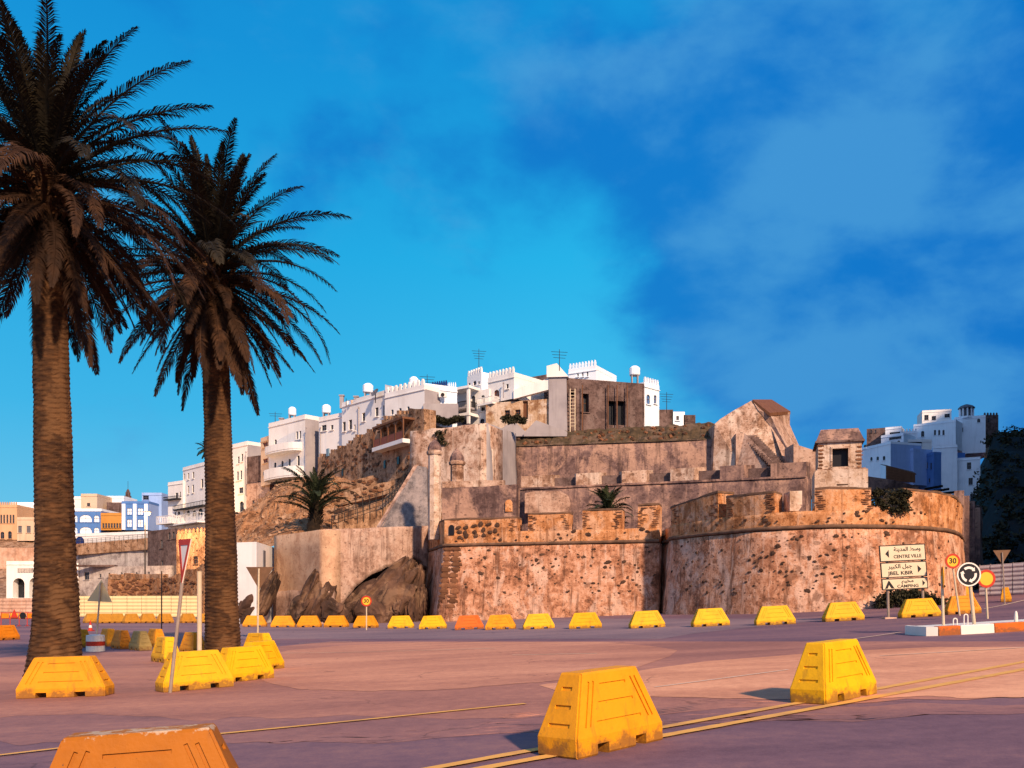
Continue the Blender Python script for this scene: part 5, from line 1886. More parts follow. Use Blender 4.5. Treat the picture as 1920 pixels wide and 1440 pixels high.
for k in range(4):
    c = P(652 + 4 * k, 755 - .8 * k, 112.7)
    MB().box(c, (.2, .03, .45 + .12 * (k % 2))).build('cloth', mt[['white', 'blue_light', 'cream', 'redwood'][k]], t)
# ------------------------------------------------------------------ palms
def frond_mesh(name, e0, droop, length, leaf, mat, seed, n=58, width=.05):
    """one feather leaf along +X from the origin: start elevation e0, total bend droop (degrees)"""
    rnd = random.Random(seed)
    mb = MB()
    segs = 16
    pts, tans = [], []
    p = Vector((0, 0, 0))
    sway = rnd.uniform(-.25, .25)
    for i in range(segs + 1):
        f = i / segs
        e = R(e0 - droop * f ** 1.3)
        az = sway * f * f
        tdir = Vector((math.cos(e) * math.cos(az), math.cos(e) * math.sin(az), math.sin(e)))
        pts.append(p.copy())
        tans.append(tdir)
        p = p + tdir * (length / segs)
    for i in range(segs):
        r0, r1 = .045 * (1 - i / segs) + .008, .045 * (1 - (i + 1) / segs) + .008
        mb.tube(pts[i], pts[i + 1], r0, r1, 4, cap=False)
    for i in range(n):
        f = .10 + .90 * i / (n - 1)
        q = f * segs
        k = min(segs - 1, int(q))
        c = pts[k].lerp(pts[k + 1], q - k)
        t = tans[k]
        side0 = t.cross(Vector((0, 0, 1)))
        if side0.length < .1:
            side0 = Vector((0, 1, 0))
        side0.normalize()
        up = side0.cross(t).normalized()
        ll = leaf * (math.sin(math.pi * min(1, .18 + .80 * f)) ** .6) * rnd.uniform(.82, 1.12)
        fwd = .55 + .75 * f
        for s in (-1, 1):
            d = (side0 * s + t * (fwd + rnd.uniform(-.15, .15)) + up * rnd.uniform(-.1, .35)).normalized()
            a = c + d * ll * .55
            b = c + d * ll + Vector((0, 0, -.30 * ll))
            wv = t.cross(d).cross(d).normalized() * width * rnd.uniform(.7, 1.2)
            mb.face([c - wv * .3, a - wv * .5, b, a + wv * .5, c + wv * .3])
    me = bpy.data.meshes.new(name)
    me.from_pydata(mb.v, [], mb.f)
    me.materials.append(mat)
    return me


def trunk_mesh(name, pts, seed, ring=.12):
    """pts: list of (centre, radius) along the trunk; adds overlapping leaf-scar rings"""
    rnd = random.Random(seed)
    mb = MB()
    n = 40
    L = [0]
    for k in range(len(pts) - 1):
        L.append(L[-1] + (pts[k + 1][0] - pts[k][0]).length)
    tot = L[-1]
    m = int(tot / (ring / 3))
    for j in range(m + 1):
        s = tot * j / m
        k = max(i for i in range(len(L)) if L[i] <= s + 1e-6)
        k = min(k, len(pts) - 2)
        f = (s - L[k]) / (L[k + 1] - L[k])
        c = pts[k][0].lerp(pts[k + 1][0], f)
        r = pts[k][1] + (pts[k + 1][1] - pts[k][1]) * f
        for i in range(n):
            a = 2 * math.pi * i / n
            u = i / n * 10
            ph = s / ring + .5 * (int(u) % 2) + .25 * mnoise.noise(Vector((math.cos(a) * 2, math.sin(a) * 2, s * .8 + seed)))
            saw = ph - math.floor(ph)
            edge = 1 - abs((u - math.floor(u)) * 2 - 1)
            rr = r * (1 + .075 * (1 - saw) * (.4 + .6 * edge) - .03 + .05 * mnoise.noise(Vector((math.cos(a) * 1.5, math.sin(a) * 1.5, s * 1.6 + seed))))
            mb.v.append((c.x + rr * math.cos(a), c.y + rr * math.sin(a), c.z))
    for j in range(m):
        for i in range(n):
            i2 = (i + 1) % n
            mb.f.append((j * n + i, j * n + i2, (j + 1) * n + i2, (j + 1) * n + i))
    mb.f.append(tuple(m * n + i for i in range(n)))
    return mb


def palm(label, base, trunk, crown, nf, length, leaf, seed, emax=86, emin=-62, mats=('frond', 'frond_dry'), dry=.5, width=.05, nleaf=58, name='palm_tree', bark='bark', arch=1.0):
    t = thing(name, label, 'palm tree', base)
    trunk_mesh('trunk', trunk, seed).build('trunk', mt[bark], t, smooth=False)
    rnd = random.Random(seed)
    classes = []
    for k in range(12):
        e0 = emax + (emin - emax) * k / 11
        dr = 30 + 46 * min(1, k / 5) if k < 7 else max(16, 76 - 16 * (k - 6))
        for q in range(2):
            m = mt[mats[0]] if k / 11 < dry else mt[mats[1]]
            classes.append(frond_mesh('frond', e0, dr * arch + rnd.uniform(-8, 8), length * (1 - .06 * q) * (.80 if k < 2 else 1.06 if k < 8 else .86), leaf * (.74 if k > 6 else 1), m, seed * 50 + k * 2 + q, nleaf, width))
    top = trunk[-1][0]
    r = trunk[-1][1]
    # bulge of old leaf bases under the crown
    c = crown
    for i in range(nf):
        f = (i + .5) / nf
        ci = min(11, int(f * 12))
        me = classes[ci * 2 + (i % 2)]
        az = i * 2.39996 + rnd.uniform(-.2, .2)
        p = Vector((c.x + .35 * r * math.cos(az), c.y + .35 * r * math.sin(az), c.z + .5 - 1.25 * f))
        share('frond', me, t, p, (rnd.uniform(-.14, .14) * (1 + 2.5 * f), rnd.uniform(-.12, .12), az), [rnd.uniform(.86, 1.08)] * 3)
    mb = MB()
    prof = [(r * 1.0, -1.9), (r * 1.2, -1.2), (r * 1.35, -.5), (r * 1.2, .2), (r * .7, .8), (.05, 1.1)]
    mb.lathe(c, prof, 14)
    boss = mb.build('boss', mt[bark], t)
    stub = MB()
    for i in range(70):
        az = i * 2.39996
        h = -1.7 + 1.9 * (i / 70)
        rr = r * 1.25
        a = Vector((c.x + rr * math.cos(az), c.y + rr * math.sin(az), c.z + h))
        stub.tube(a, a + Vector((math.cos(az) * .28, math.sin(az) * .28, .38)), .07, .04, 4)
    stub.build('leaf_base', mt[bark], boss)
    return t


def line3(*q):
    return [(P(px, py, Y), wpx / 2 / F * Y) for px, py, Y, wpx in q]


# trunks rise from the ground behind the barriers
Y1 = 21.5
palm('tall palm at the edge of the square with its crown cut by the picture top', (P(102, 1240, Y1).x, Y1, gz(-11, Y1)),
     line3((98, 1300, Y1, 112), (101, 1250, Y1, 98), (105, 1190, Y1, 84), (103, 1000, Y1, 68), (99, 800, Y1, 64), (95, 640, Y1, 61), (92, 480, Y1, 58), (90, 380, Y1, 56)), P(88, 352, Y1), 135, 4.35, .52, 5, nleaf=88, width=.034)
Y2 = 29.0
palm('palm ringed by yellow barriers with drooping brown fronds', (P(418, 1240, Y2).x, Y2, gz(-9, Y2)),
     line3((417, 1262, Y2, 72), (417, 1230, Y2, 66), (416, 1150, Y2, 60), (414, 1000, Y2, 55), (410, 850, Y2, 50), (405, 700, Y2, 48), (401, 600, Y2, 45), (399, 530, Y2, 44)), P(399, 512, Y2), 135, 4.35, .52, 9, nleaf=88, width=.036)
Y3 = 79.0
palm('short stout palm on the earth slope above the retaining wall', P(588, 1000, Y3),
     line3((588, 1004, Y3, 26), (588, 985, Y3, 24), (590, 968, Y3, 18), (592, 958, Y3, 14)), P(592, 948, Y3), 42, 4.3, .62, 13, emax=84, emin=30, mats=('frond_dark', 'frond_dark'), width=.07, nleaf=50, bark='bark_dark', arch=1.35)
Y4 = 72.0
palm('low palm clump behind the curtain wall merlons', P(1140, 985, Y4), line3((1140, 990, Y4, 14), (1140, 962, Y4, 12)), P(1140, 962, Y4), 44, 2.2, .5, 17, emax=85, emin=5, mats=('frond_dark', 'frond_dark'), width=.06, nleaf=36, bark='bark_dark', arch=1.2)
Y5 = 170.0
palm('thin distant palm behind the hotel', P(386, 905, Y5), line3((386, 940, Y5, 4), (386, 850, Y5, 3.2)), P(386, 842, Y5), 46, 1.9, .5, 23, mats=('frond_dark', 'frond_dark'), width=.12, nleaf=22, bark='bark_dark')
# ------------------------------------------------------------------ barriers
def barrier_mesh():
    BL, TL, BW, TW, H, H0 = 1.38, .90, .52, .28, .79, .19
    bm = bmesh.new()
    rings = [(BL / 2 - .015, BW / 2 - .015, 0), (BL / 2, BW / 2, .02), (BL / 2, BW / 2, H0), (TL / 2, TW / 2, H - .02), (TL / 2 - .02, TW / 2 - .02, H)]
    vs = []
    for l, wd, z in rings:
        vs.append([bm.verts.new((sx * l, sy * wd, z)) for sx, sy in ((-1, -1), (1, -1), (1, 1), (-1, 1))])
    bm.faces.new(vs[0][::-1])
    bm.faces.new(vs[-1])
    for a, b in zip(vs, vs[1:]):
        for k in range(4):
            bm.faces.new((a[k], a[(k + 1) % 4], b[(k + 1) % 4], b[k]))
    bmesh.ops.bevel(bm, geom=[e for e in bm.edges if abs(e.verts[0].co.z - e.verts[1].co.z) > .1], offset=.018, segments=2, affect='EDGES')
    me = bpy.data.meshes.new('barrier_body')
    bm.to_mesh(me)
    bm.free()
    body = bpy.data.objects.new('tmp_body', me)
    COL.objects.link(body)
    c = MB()
    # lifting notches through the foot
    for x in (-.30, .30):
        c.box((x, 0, .03), (.17, BW + .2, .16))
    slope = math.atan2((BW - TW) / 2, H - H0 - .02)
    eslope = math.atan2((BL - TL) / 2, H - H0 - .02)
    yat = lambda z: BW / 2 - (z - H0) * math.tan(slope)
    xat = lambda z: BL / 2 - (z - H0) * math.tan(eslope)
    for s in (-1, 1):
        for z in (.31, .49, .66):
            c.box((0, s * yat(z), z), (xat(z) * 2 - .58, .035, .028), M=Matrix.Rotation(s * slope, 3, 'X'))
        for e in (-1, 1):
            for ins in (.12, .19):
                z0, z1 = .28, .70
                a = Vector((e * (xat(z0) - ins), s * yat(z0), z0))
                b = Vector((e * (xat(z1) - ins), s * yat(z1), z1))
                d = (b - a)
                zz = d.normalized()
                xx = Vector((1, 0, 0)) - zz * zz.x
                xx.normalize()
                yy = zz.cross(xx)
                Mx = Matrix((xx, yy, zz)).transposed()
                c.box((a + b) / 2, (.026, .035, d.length), M=Mx)
        for z in (.30, .47, .64):
            c.box((s * xat(z), 0, z), (.035, yat(z) * 2 - .20, .04), M=Matrix.Rotation(-s * eslope, 3, 'Y'))
    cutter = c.build('tmp_cut', None)
    md = body.modifiers.new('cut', 'BOOLEAN')
    md.operation = 'DIFFERENCE'
    md.solver = 'EXACT'
    md.use_self = True
    md.object = cutter
    dg = bpy.context.evaluated_depsgraph_get()
    out = bpy.data.meshes.new_from_object(body.evaluated_get(dg))
    out.name = 'road_barrier'
    bpy.data.objects.remove(body)
    bpy.data.objects.remove(cutter)
    out.materials.clear()
    out.materials.append(mt['b_yellow'])
    return out


BAR = barrier_mesh()


def barrier(px, py, yaw, label, col='b_yellow', group=None, scale=1.0, length=1.0):
    p = G(px, py)
    o = bpy.data.objects.new('road_barrier', BAR)
    COL.objects.link(o)
    o.location = p
    tilt = math.atan(gz(p.x + .5, p.y) - gz(p.x - .5, p.y))
    o.rotation_euler = (Matrix.Rotation(-tilt, 3, 'Y') @ Matrix.Rotation(R(yaw), 3, 'Z')).to_euler()
    o.scale = (scale * length, scale, scale)
    if col != 'b_yellow':
        o.material_slots[0].link = 'OBJECT'
        o.material_slots[0].material = mt[col]
    tag(o, label, 'road barrier', group)
    return o


G1 = 'yellow barriers lined up below the fortress'
row = [(478, 1175, 'b_amber'), (531, 1176, 'b_amber'), (580, 1176, 'b_amber'), (631, 1176, 'b_amber'), (686, 1177, 'b_amber'), (752, 1178, 'b_yellow'), (812, 1179, 'b_yellow'),
       (880, 1180, 'b_red'), (939, 1180, 'b_amber'), (1010, 1179, 'b_yellow'), (1098, 1178, 'b_yellow'), (1213, 1177, 'b_yellow'), (1332, 1174, 'b_yellow'), (1453, 1171, 'b_yellow'), (1581, 1164, 'b_yellow')]
rnd = random.Random(6)
labs = ['dull amber barrier beside the brown sign post in front of the kiosk', 'dull amber barrier at the foot of the sand coloured wall near the kiosk', 'dull amber barrier in front of the jagged dark rock',
        'dull amber barrier between the jagged rock and the slanting rock slabs', 'dull amber barrier behind the small speed sign', 'yellow barrier in front of the broken blocks in the dark hollow',
        'yellow barrier in front of the quoins at the curtain wall corner', 'orange red barrier standing among yellow ones below the fortress', 'amber barrier next to the orange red one towards the rounded bastion']
labs += ['%s barrier counted from the orange red one towards the rounded bastion' % w_ for w_ in ('second', 'third', 'fourth', 'fifth', 'sixth', 'seventh')]
for (px, py, c), lab in zip(row, labs):
    barrier(px, py, rnd.uniform(-14, 10), lab, c, G1, scale=1.03, length=1.18)
barrier(1724, 1157, -4, 'yellow barrier in front of the direction sign posts', 'b_yellow', scale=1.0, length=1.18)
barrier(1805, 1151, -8, 'yellow barrier carrying the speed sign post behind the kerbed island', 'b_amber')
barrier(1806, 1120, 10, 'amber barrier farthest back behind the roundabout sign', 'b_amber', scale=.95)
barrier(1887, 1128, 60, 'amber barrier end on below the grey metal fence', 'b_amber')
barrier(1130, 1401, 45, 'large yellow barrier straddling the double yellow line nearest its start', 'b_amber', scale=1.0)
barrier(1565, 1310, 41, 'clean bright yellow barrier standing on the double yellow line uphill', 'b_yellow')
barrier(124, 1306, 4, 'broad yellow barrier in front of the tall palm', 'b_amber', length=1.22)
barrier(366, 1292, 40, 'yellow barrier with the leaning yield sign post against it', 'b_yellow', length=1.05)
barrier(456, 1276, 52, 'yellow barrier touching another in the curve at the ringed palm', 'b_yellow', scale=.98)
barrier(489, 1257, 66, 'yellow barrier closing the curve right of the ringed palm', 'b_yellow', scale=.98)
barrier(486, 1229, -40, 'grubby barrier behind the ringed palm with a bright end', 'b_yellow', scale=1.0)
barrier(311, 1241, -52, 'yellow barrier set crossways left of the ringed palm', 'b_yellow', scale=1.02)
barrier(362, 1224, -48, 'amber barrier half hidden behind the pale white post', 'b_amber')
barrier(263, 1219, -50, 'olive grey barrier in the line behind the striped drum', 'b_olive')
barrier(228, 1216, -50, 'faded orange barrier in the line behind the striped drum', 'b_orange')
barrier(203, 1211, -50, 'shadowed barrier touching the striped drum', 'b_amber')
barrier(292, 1212, -50, 'small barrier showing between the olive one and the crossways one', 'b_amber')
barrier(152, 1213, -48, 'barrier between the tall palm and the striped drum', 'b_amber')
barrier(10, 1200, 70, 'orange barrier at the foot of the road works boards', 'b_orange')
for k, px in enumerate((173, 196, 219, 246, 277, 309, 352, 384)):
    barrier(px, 1168 + (k % 2) * .5, 52, ('%s dull barrier along the cream metal fence, counted from the traffic cone' % ('first', 'second', 'third', 'fourth', 'fifth', 'sixth', 'seventh', 'eighth')[k]), 'b_dull', 'amber barriers along the cream fence')
barrier(350, 1157, 10, 'bright yellow barrier behind the row at the cream metal fence', 'b_yellow')
barrier(276, 1597, 12, 'worn orange barrier with bare patches on its top edge', 'b_worn', scale=1.0)

# ------------------------------------------------------------------ signs
def disc(mb, c, r, n_dir, th, n=32, ri=0.0):
    q = n_dir.to_track_quat('Z', 'Y').to_matrix()
    if ri <= 0:
        pts = [c + q @ Vector((r * math.cos(2 * math.pi * k / n), r * math.sin(2 * math.pi * k / n), 0)) for k in range(n)]
        mb.prism(pts, n_dir * th)
    else:
        for k in range(n):
            a0, a1 = 2 * math.pi * k / n, 2 * math.pi * (k + 1) / n
            pts = [c + q @ Vector((x * math.cos(a), x * math.sin(a), 0)) for x, a in ((ri, a0), (r, a0), (r, a1), (ri, a1))]
            mb.prism(pts, n_dir * th)


def text(body, size, right, up, n, c, mat, parent, name='lettering', width=None, bold=0.0):
    cu = bpy.data.curves.new(name, 'FONT')
    cu.body = body
    cu.size = size
    cu.align_x = 'CENTER'
    cu.align_y = 'CENTER'
    cu.extrude = .002
    cu.offset = bold
    cu.resolution_u = 3
    o = bpy.data.objects.new('tmp_text', cu)
    COL.objects.link(o)
    dg = bpy.context.evaluated_depsgraph_get()
    dg.update()
    me = bpy.data.meshes.new_from_object(o.evaluated_get(dg))
    bpy.data.objects.remove(o)
    xs = [v.co.x for v in me.vertices] or [0, 1]
    sx = width / (max(xs) - min(xs)) if width else 1
    org = ORG.get(parent.name, Vector((0, 0, 0)))
    xm = (max(xs) + min(xs)) / 2
    for v in me.vertices:
        p = c + right * ((v.co.x - xm) * sx) + up * v.co.y + n * (v.co.z + .006)
        v.co = p - org
    me.materials.clear()
    me.materials.append(mat)
    ob = bpy.data.objects.new(name, me)
    COL.objects.link(ob)
    ob.parent = parent
    ORG[ob.name] = org
    return ob


# direction sign with three boards
gp = G(1667, 1160)
Ys = gp.y
t = thing('direction_sign', 'cream direction sign with three black framed boards on two posts', 'road sign', gp)
c00, c10 = P(1648.5, 1105, Ys), P(1740, 1105, Ys)
roll = R(2.6)
right = Vector((math.cos(R(-6)) * math.cos(roll), -math.sin(R(6)), math.sin(roll))).normalized()
right = Vector((math.cos(roll), -.05, math.sin(roll))).normalized()
lean = R(-4.3)
up = Vector((math.sin(lean), 0, math.cos(lean)))
up = (up - right * up.dot(right) * .0).normalized()
nrm = Vector((0, -1, 0))
Wd, Hd = 84.5 / F * Ys, 84 / F * Ys
O = P(1653.5, 1107, Ys)
for (px, yb, yt) in ((1667, 1160, 1100), (1732.5, 1150, 1098)):
    q = P(px, yb, Ys)
    q.z = gz(q.x, q.y)
    MB().tube(q - Vector((0, 0, .1)) + Vector((0, .06, 0)), P(px - 3, yt - 70, Ys) + Vector((0, .06, 0)), .055, n=10).build('post', mt['steel'], t)
MB().box(gp, (.5, .4, .12)).build('foot', mt['pinkwall'], t)
boards = [(0.0, .255, 'b'), (.27, .615, 'm'), (.63, 1.0, 't')]
for (h0, h1, k) in boards:
    a = O + up * Hd * h0
    b = O + up * Hd * h1
    fr = MB().prism([a, a + right * Wd, b + right * Wd, b], nrm * .04).build('board', mt['sign_black'], t)
    bd = .042
    a2, b2 = a + up * bd + nrm * .043, b - up * bd + nrm * .043
    MB().prism([a2 + right * bd, a2 + right * (Wd - bd), b2 + right * (Wd - bd), b2 + right * bd], nrm * .006).build('panel', mt['sign_cream'], fr)
    S = lambda u, v: O + right * (Wd * u) + up * (Hd * (h0 + (h1 - h0) * v)) + nrm * .05
    if k == 't':
        MB().prism([S(.12, .48), S(.20, .72), S(.20, .24)], nrm * .004).build('arrow', mt['sign_black'], fr)
        text('\ufe94\ufee8\ufef3\ufeaa\ufee4\ufedf\ufe8d \ufec2\ufeb3\ufeed', .24, right, up, nrm, S(.60, .72), mt['sign_black'], fr, width=Wd * .58, bold=.004)
        text('CENTRE VILLE', .20, right, up, nrm, S(.60, .28), mt['sign_black'], fr, width=Wd * .60, bold=.003)
    if k == 'm':
        MB().prism([S(.88, .5), S(.80, .74), S(.80, .26)], nrm * .004).build('arrow', mt['sign_black'], fr)
        text('\ufeae\ufef4\ufe92\ufedc\ufedf\ufe8d \ufede\ufe92\ufe9f', .24, right, up, nrm, S(.42, .72), mt['sign_black'], fr, width=Wd * .52, bold=.004)
        text('JBEL KBIR', .22, right, up, nrm, S(.42, .28), mt['sign_black'], fr, width=Wd * .55, bold=.004)
    if k == 'b':
        MB().prism([S(.94, .5), S(.88, .76), S(.88, .24)], nrm * .004).build('arrow', mt['sign_black'], fr)
        text('\ufee2\ufef4\ufea8\ufee3', .20, right, up, nrm, S(.56, .74), mt['sign_black'], fr, width=Wd * .26, bold=.004)
        text('CAMPING', .18, right, up, nrm, S(.56, .28), mt['sign_black'], fr, width=Wd * .46, bold=.003)
        tent = MB()
        tent.prism([S(.06, .12), S(.145, .80), S(.165, .80), S(.155, .45), S(.12, .14)], nrm * .004)
        tent.prism([S(.145, .80), S(.165, .80), S(.27, .12), S(.20, .14), S(.155, .45)], nrm * .004)
        tent.build('tent_symbol', mt['sign_black'], fr)

# roundabout sign on the island
YI = 25.5


def island_z(x, y):
    return gz(x, y) + .26


t = thing('roundabout_sign', 'black and white round roundabout sign on a pale post', 'road sign', P(1828, 1172, YI))
c = P(1816, 1077, YI)
MB().tube((P(1829, 1172, YI).x, YI + .06, island_z(P(1829, 0, YI).x, YI) - .1), c + Vector((.05, .06, -.05)), .05, n=10).build('post', mt['pale_steel'], t)
n = Vector((0, -1, 0))
r = 22.5 / F * YI
m = MB()
disc(m, c, r, n, .02)
pl = m.build('plate', mt['sign_black'], t)
m = MB()
disc(m, c + n * .022, r, n, .004, ri=r * .89)
m.build('rim', mt['sign_white'], pl)
rt, upv = Vector((1, 0, 0)), Vector((0, 0, 1))
for k in range(3):
    a0 = R(130 - 120 * k)
    m = MB()
    steps_ = 8
    for i in range(steps_):
        x0, x1 = a0 - R(78) * i / steps_, a0 - R(78) * (i + 1) / steps_
        m.prism([c + n * .022 + rt * (rr * r * math.cos(a)) + upv * (rr * r * math.sin(a)) for rr, a in ((.46, x0), (.66, x0), (.66, x1), (.46, x1))], n * .004)
    ae = a0 - R(78)
    at = ae - R(24)
    m.prism([c + n * .022 + rt * (rr * r * math.cos(a)) + upv * (rr * r * math.sin(a)) for rr, a in ((.36, ae), (.76, ae), (.57, at))], n * .004)
    m.build('arrow', mt['sign_white'], pl)


def round30(px, py, rpx, Y, foot, label, n, textit=True, back=False):
    c = P(px, py, Y)
    t = thing('speed_sign', label, 'road sign', foot)
    MB().tube(Vector(foot) - Vector((0, 0, .1)), c + Vector((0, .06, .05)), .04, n=8).build('post', mt['pale_steel'], t)
    r = rpx / F * Y
    m = MB()
    disc(m, c, r, n, .02)
    pl = m.build('plate', mt['sign_yellow'], t)
    m = MB()
    disc(m, c + n * .022, r, n, .004, ri=r * .74)
    m.build('rim', mt['sign_red'], pl)
    if textit:
        rt = Vector((-n.y, n.x, 0)).normalized()
        text('30', r * 1.0, rt, Vector((0, 0, 1)), n, c + n * .022, mt['sign_black'], pl, width=r * .95, bold=.006)
    return t


g = G(1802, 1140)
round30(1786, 1052, 14, 37.0, (P(1800, 1140, 37).x, 37.0, gz(P(1800, 0, 37).x, 37)), 'round yellow and red speed sign above the kerbed island', Vector((0, -1, 0)))
g = G(688, 1168)
round30(687, 1127, 10, 56.0, (P(687, 1170, 56).x, 56.0, gz(P(687, 0, 56).x, 56)), 'small round speed sign in front of the slanting rock slabs', Vector((0, -1, 0)))
round30(1768, 1083, 21, YI + .6, (P(1782, 0, YI).x, YI + .4, gz(P(1782, 0, YI).x, YI) + .2), 'round sign seen edge on at the left end of the island', Vector((-.935, .33, 0)).normalized(), textit=False)
round30(1849, 1085, 17, 33, (P(1852, 0, 33).x, 33, gz(P(1852, 0, 33).x, 33)), 'yellow round sign half hidden behind the roundabout sign', Vector((0, -1, 0)), textit=False)


def tri_sign(label, pts, Y, dy, foot, plate, border=None, postm='steel', pr=.035, top=None):
    P3 = [P(a, b, Y + k) for (a, b), k in zip(pts, dy)]
    c = sum(P3, Vector()) / 3
    nrm = (P3[1] - P3[0]).cross(P3[2] - P3[0]).normalized()
    if nrm.y > 0:
        nrm = -nrm
    t = thing('yield_sign', label, 'road sign', foot)
    topp = top or (c + Vector((0, 0, .15)))
    MB().tube(Vector(foot) - Vector((0, 0, .1)), topp + (nrm * -.05 if border else nrm * .06), pr, n=8).build('post', mt[postm], t)
    pl = MB().prism(P3, -nrm * .02).build('plate', mt[plate], t)
    if border:
        inner = [c + (p - c) * .60 for p in P3]
        m = MB()
        for k in range(3):
            j = (k + 1) % 3
            m.prism([P3[k] + nrm * .003, P3[j] + nrm * .003, inner[j] + nrm * .003, inner[k] + nrm * .003], nrm * .006)
        m.build('border', mt[border], pl)
    return t


Yy = 17.6
tri_sign('leaning red and white yield sign seen at an angle', [(335, 1012), (358, 1010), (341, 1094)], Yy, [.25, -.25, 0], (P(318, 0, Yy).x, Yy, gz(P(318, 0, Yy).x, Yy)), 'sign_white', 'sign_red', top=P(337, 1092, Yy))
f = G(483, 1190)
tri_sign('brown back of a yield sign in front of the white kiosk', [(461, 1063), (513, 1063), (486, 1106)], f.y - 6, [0, 0, 0], (P(483, 0, f.y - 6).x, f.y - 6, gz(P(483, 0, f.y - 6).x, f.y - 6)), 'signback', top=P(486, 1066, f.y - 6), postm='pale_steel', pr=.05)
Yr = 46
tri_sign('brown back of a yield sign beside the grey metal fence', [(1862, 1032), (1895, 1031), (1879, 1058)], Yr, [0, 0, 0], (P(1884, 0, Yr).x, Yr, gz(P(1884, 0, Yr).x, Yr)), 'signback', top=P(1878, 1036, Yr))
# drum with the pale triangular sign
f = G(179, 1221)
t = thing('striped_drum', 'white drum with a dark red band', 'drum', f)
r = 16.5 / F * f.y
hh = 30 / F * f.y
MB().lathe(f, [(r, 0), (r, hh * .34)], 20).build('lower_band', mt['sign_white'], t)
MB().lathe(f, [(r * 1.005, hh * .345), (r * 1.005, hh * .62)], 20).build('red_band', mt['sign_red'], t)
MB().lathe(f, [(r, hh * .625), (r * .98, hh), (r * .3, hh * 1.05)], 20).build('upper_band', mt['sign_white'], t)
Yd = f.y
tri_sign('pale yellow back of a triangular warning sign on the striped drum', [(163, 1127), (210, 1129), (190, 1087)], Yd, [0, 0, 0], (P(181, 0, Yd).x, Yd, f.z + hh), 'sheet_cream', top=P(190, 1092, Yd), postm='pale_steel')
# plain posts
Yp = 24.5
o = MB().tube((P(374, 0, Yp).x, Yp, gz(P(374, 0, Yp).x, Yp)), P(374, 1072, Yp), .065, n=12).tube(P(374, 1072, Yp), P(374, 1071, Yp), .075, n=12).build('post', mt['pale_steel'])
tag(o, 'pale white post standing just left of the ringed palm', 'post')
f = G(303, 1196)
o = MB().tube((f.x, f.y, f.z), P(303, 1072, f.y), .035, n=8).tube(P(303, 1072, f.y), P(303, 1071, f.y), .05, n=8).build('post', mt['signback'])
tag(o, 'thin brown post between the crossways barrier and the cream fence', 'post')
# cone
f = G(169.5, 1183)
t = thing('traffic_cone', 'small red and white traffic cone beside the triangular sign', 'traffic cone', f)
k = f.y / F
MB().box(f + Vector((0, 0, .03)), (11 * k, 11 * k, .06)).build('base', mt['sign_red'], t)
MB().lathe(f, [(4.0 * k, .06), (3.0 * k, 6 * k)], 12).build('lower_body', mt['sign_red'], t)
MB().lathe(f, [(3.0 * k, 6.05 * k), (2.2 * k, 11 * k)], 12).build('white_band', mt['sign_white'], t)
MB().lathe(f, [(2.2 * k, 11.05 * k), (.8 * k, 20 * k)], 12).build('tip', mt['sign_red'], t)
# road works boards
for q, (px0, px1, lab) in enumerate(((2, 36, 'orange road works frame with a triangular panel'), (36, 66, 'orange road works frame with a round dark panel'))):
    f = G((px0 + px1) / 2, 1174)
    Yb = f.y
    t = thing('road_works_board', lab, 'barricade', f)
    x0, x1 = P(px0, 0, Yb).x, P(px1, 0, Yb).x
    for x in (x0, (x0 + x1) / 2, x1):
        MB().tube((x, Yb, f.z), (x, Yb, Z(1148, Yb)), .03, n=6).build('leg', mt['sign_red'], t)
        MB().tube((x, Yb - .25, f.z + .02), (x, Yb + .25, f.z + .02), .03, n=6).build('foot', mt['sign_red'], t)
    for y in (1149, 1160):
        MB().tube((x0, Yb, Z(y, Yb)), (x1, Yb, Z(y, Yb)), .03, n=6).build('rail', mt['sign_red'], t)
    w_ = (x1 - x0) / 2
    for i in range(2):
        MB().box((x0 + w_ * (i + .5), Yb - .05, Z(1154.5, Yb)), (w_ * .8, .04, 9 / F * Yb)).build('panel', mt['sign_yellow'] if i != q else mt['b_orange'], t)
    if q == 0:
        MB().prism([P(20, 1158, Yb - .12), P(34, 1158, Yb - .12), P(27, 1142, Yb - .12)], (0, -.03, 0)).build('triangle', mt['sign_red'], t)
    else:
        m = MB()
        disc(m, P(43, 1154, Yb - .12), 6 / F * Yb, Vector((0, -1, 0)), .03, 16)
        m.build('disc', mt['sign_black'], t)

# ------------------------------------------------------------------ fences of ribbed sheet
def fence(label, A, B, hz, n, mat, ribs):
    a, b = Vector(A), Vector(B)
    t = thing('sheet_fence', label, 'fence', (a.x, a.y, gz(a.x, a.y)))
    for i in range(n):
        p, q = a.lerp(b, i / n), a.lerp(b, (i + 1) / n)
        d = (q - p).normalized()
        nn = Vector((d.y, -d.x))
        z0a, z0b = gz(p.x, p.y) + .03, gz(q.x, q.y) + .03
        mb = MB()
        m = ribs * 4
        g = .02
        pp, qq = p + d * g, q - d * g
        for k in range(m + 1):
            f = k / m
            o = .045 * (1 if (k % 4) in (1, 2) else 0) + .02 * mnoise.noise(Vector((i * 3.1, f * 2, 0)))
            jit = .02 * math.sin(i * 12.9)
            mb.v.append((pp.x + nn.x * o, pp.y + nn.y * o, z0a + hz * f + jit))
            mb.v.append((qq.x + nn.x * o, qq.y + nn.y * o, z0b + hz * f + jit))
        for k in range(m):
            mb.f.append((2 * k, 2 * k + 1, 2 * k + 3, 2 * k + 2))
        mb.build('panel', mat, t)
        MB().tube((p.x - nn.x * .06, p.y - nn.y * .06, z0a - .1), (p.x - nn.x * .06, p.y - nn.y * .06, z0a + hz + .05), .04, n=6).build('post', mt['steel'], t)
    return t


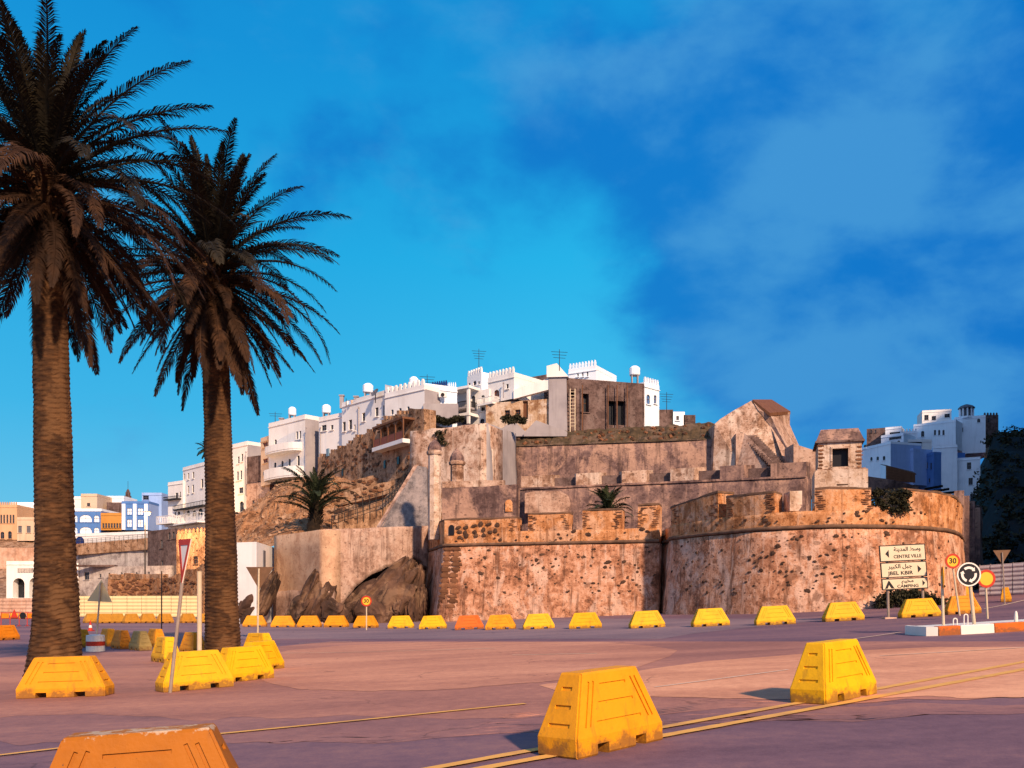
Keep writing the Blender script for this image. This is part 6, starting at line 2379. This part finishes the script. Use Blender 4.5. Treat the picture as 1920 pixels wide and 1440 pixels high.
fence('cream ribbed metal fence behind the row of amber barriers', V2(132, 106), V2(378, 101), 39 / F * 104, 9, mt['sheet_cream'], 6)
fence('pale ribbed metal fence left of the tall palm below the white arcade', V2(-30, 110), V2(130, 107), 34 / F * 108, 6, mt['pinkwall'], 5)
fence('grey ribbed metal fence at the foot of the dark hillside', V2(1836, 58), V2(1965, 55), 58 / F * 57, 6, mt['sheet_grey'], 7)
# ------------------------------------------------------------------ kerbed island
isl = thing('traffic_island', 'low concrete island with red and white painted kerb', 'traffic island', P(1800, 1185, YI))
xa = P(1738, 0, YI - .6).x
front = []
x = xa
k = 0
yf = YI - .75
w_ = [.62, .95, .95, .95, 1.0, 1.0, 1.0, 1.0, 1.0]
red = [1, 0, 1, 0, 1, 0, 1, 0, 1]
MB().prism([(xa - .02, yf + .15, gz(xa, yf) - .05), (xa + .25, yf + .02, gz(xa, yf) - .05), (xa + .25, yf + 1.9, gz(xa, yf) - .05), (xa - .02, yf + 1.5, gz(xa, yf) - .05)], (0, 0, .31)).build('end_kerb', mt['sign_white'], isl)
x = xa + .255
for i in range(9):
    z = gz(x + w_[i] / 2, yf)
    o = MB().box((x + w_[i] / 2, yf + .15, z + .10), (w_[i] - .008, .3, .32), M=Matrix.Rotation(-math.atan(.055), 3, 'Y')).build('kerbstone', mt['b_red'] if red[i] else mt['sign_white'], isl)
    md = o.modifiers.new('bevel', 'BEVEL')
    md.width = .02
    md.segments = 2
    x += w_[i]
mb = MB()
mb.prism([(xa + .2, yf + .28, gz(xa, yf) + .235), (x, yf + .28, gz(x, yf) + .235), (x, yf + 2.0, gz(x, yf) + .235), (xa + .2, yf + 1.8, gz(xa, yf) + .235)], (0, 0, -.3))
mb.build('slab', mt['sign_white'], isl)
for px, lab in ((1791, 'white steel lifting loop on the island nearest its end'), (1811, 'taller white steel lifting loop on the island beside the roundabout post')):
    b = P(px, 0, YI - .3)
    m = MB()
    zz = gz(b.x, b.y) + .22
    hgt = .17 if px == 1791 else .27
    pts = [Vector((b.x - .055, b.y, zz))] + [Vector((b.x - .055 * math.cos(math.pi * q / 6), b.y, zz + hgt + .055 * math.sin(math.pi * q / 6))) for q in range(7)] + [Vector((b.x + .055, b.y, zz))]
    for q in range(len(pts) - 1):
        m.tube(pts[q], pts[q + 1], .018, n=6)
    tag(m.build('lifting_loop', mt['sign_white']), lab, 'loop')
b = P(1905, 0, YI - .3)
tag(MB().lathe((b.x, b.y, gz(b.x, b.y) + .2), [(.05, 0), (.05, .2), (.035, .32), (.01, .36)], 10).build('island_stub', mt['sign_white']), 'short white stub post on the island', 'post')

# ------------------------------------------------------------------ lit street lamps
def street_lamp(px, ybase, yh, Y, label, power, gap):
    b = P(px - 6 * (power > 1000), ybase, Y)
    b.z = min(b.z, Z(1085, Y)) if power > 1000 else b.z
    t = thing('street_lamp', label, 'street lamp', b)
    hd = P(px, yh, Y)
    MB().tube(b, (b.x, b.y, hd.z + .2), .11, .07, 8).build('pole', mt['iron'], t)
    MB().tube((b.x, b.y, hd.z + .2), (hd.x, hd.y - .2, hd.z + .3), .05, n=6).build('arm', mt['iron'], t)
    MB().box((hd.x, hd.y - .3, hd.z + .33), (.9, .5, .16)).build('lamp_head', mt['iron'], t)
    MB().lathe((hd.x, hd.y - .3, hd.z - .02), [(.12, 0), (.3, .08), (.34, .2), (.34, .26)], 12).build('bulb', emit('lamp_glow', (1, .62, .28), 90), t, smooth=True)
    l = bpy.data.lights.new('lamp_light', 'POINT')
    l.energy = power
    l.color = (1, .55, .22)
    l.shadow_soft_size = .3
    lo = bpy.data.objects.new('lamp_light', l)
    COL.objects.link(lo)
    lo.parent = t
    lo.location = Vector((hd.x, hd.y - .7, hd.z - .35)) - b


street_lamp(278, 1075, 965, 128, 'lit street lamp on a tall thin pole above the far town wall', 9000, 0)
street_lamp(1909, 862, 841, 232, 'lit lamp on the dark slope at the far right', 900, 0)
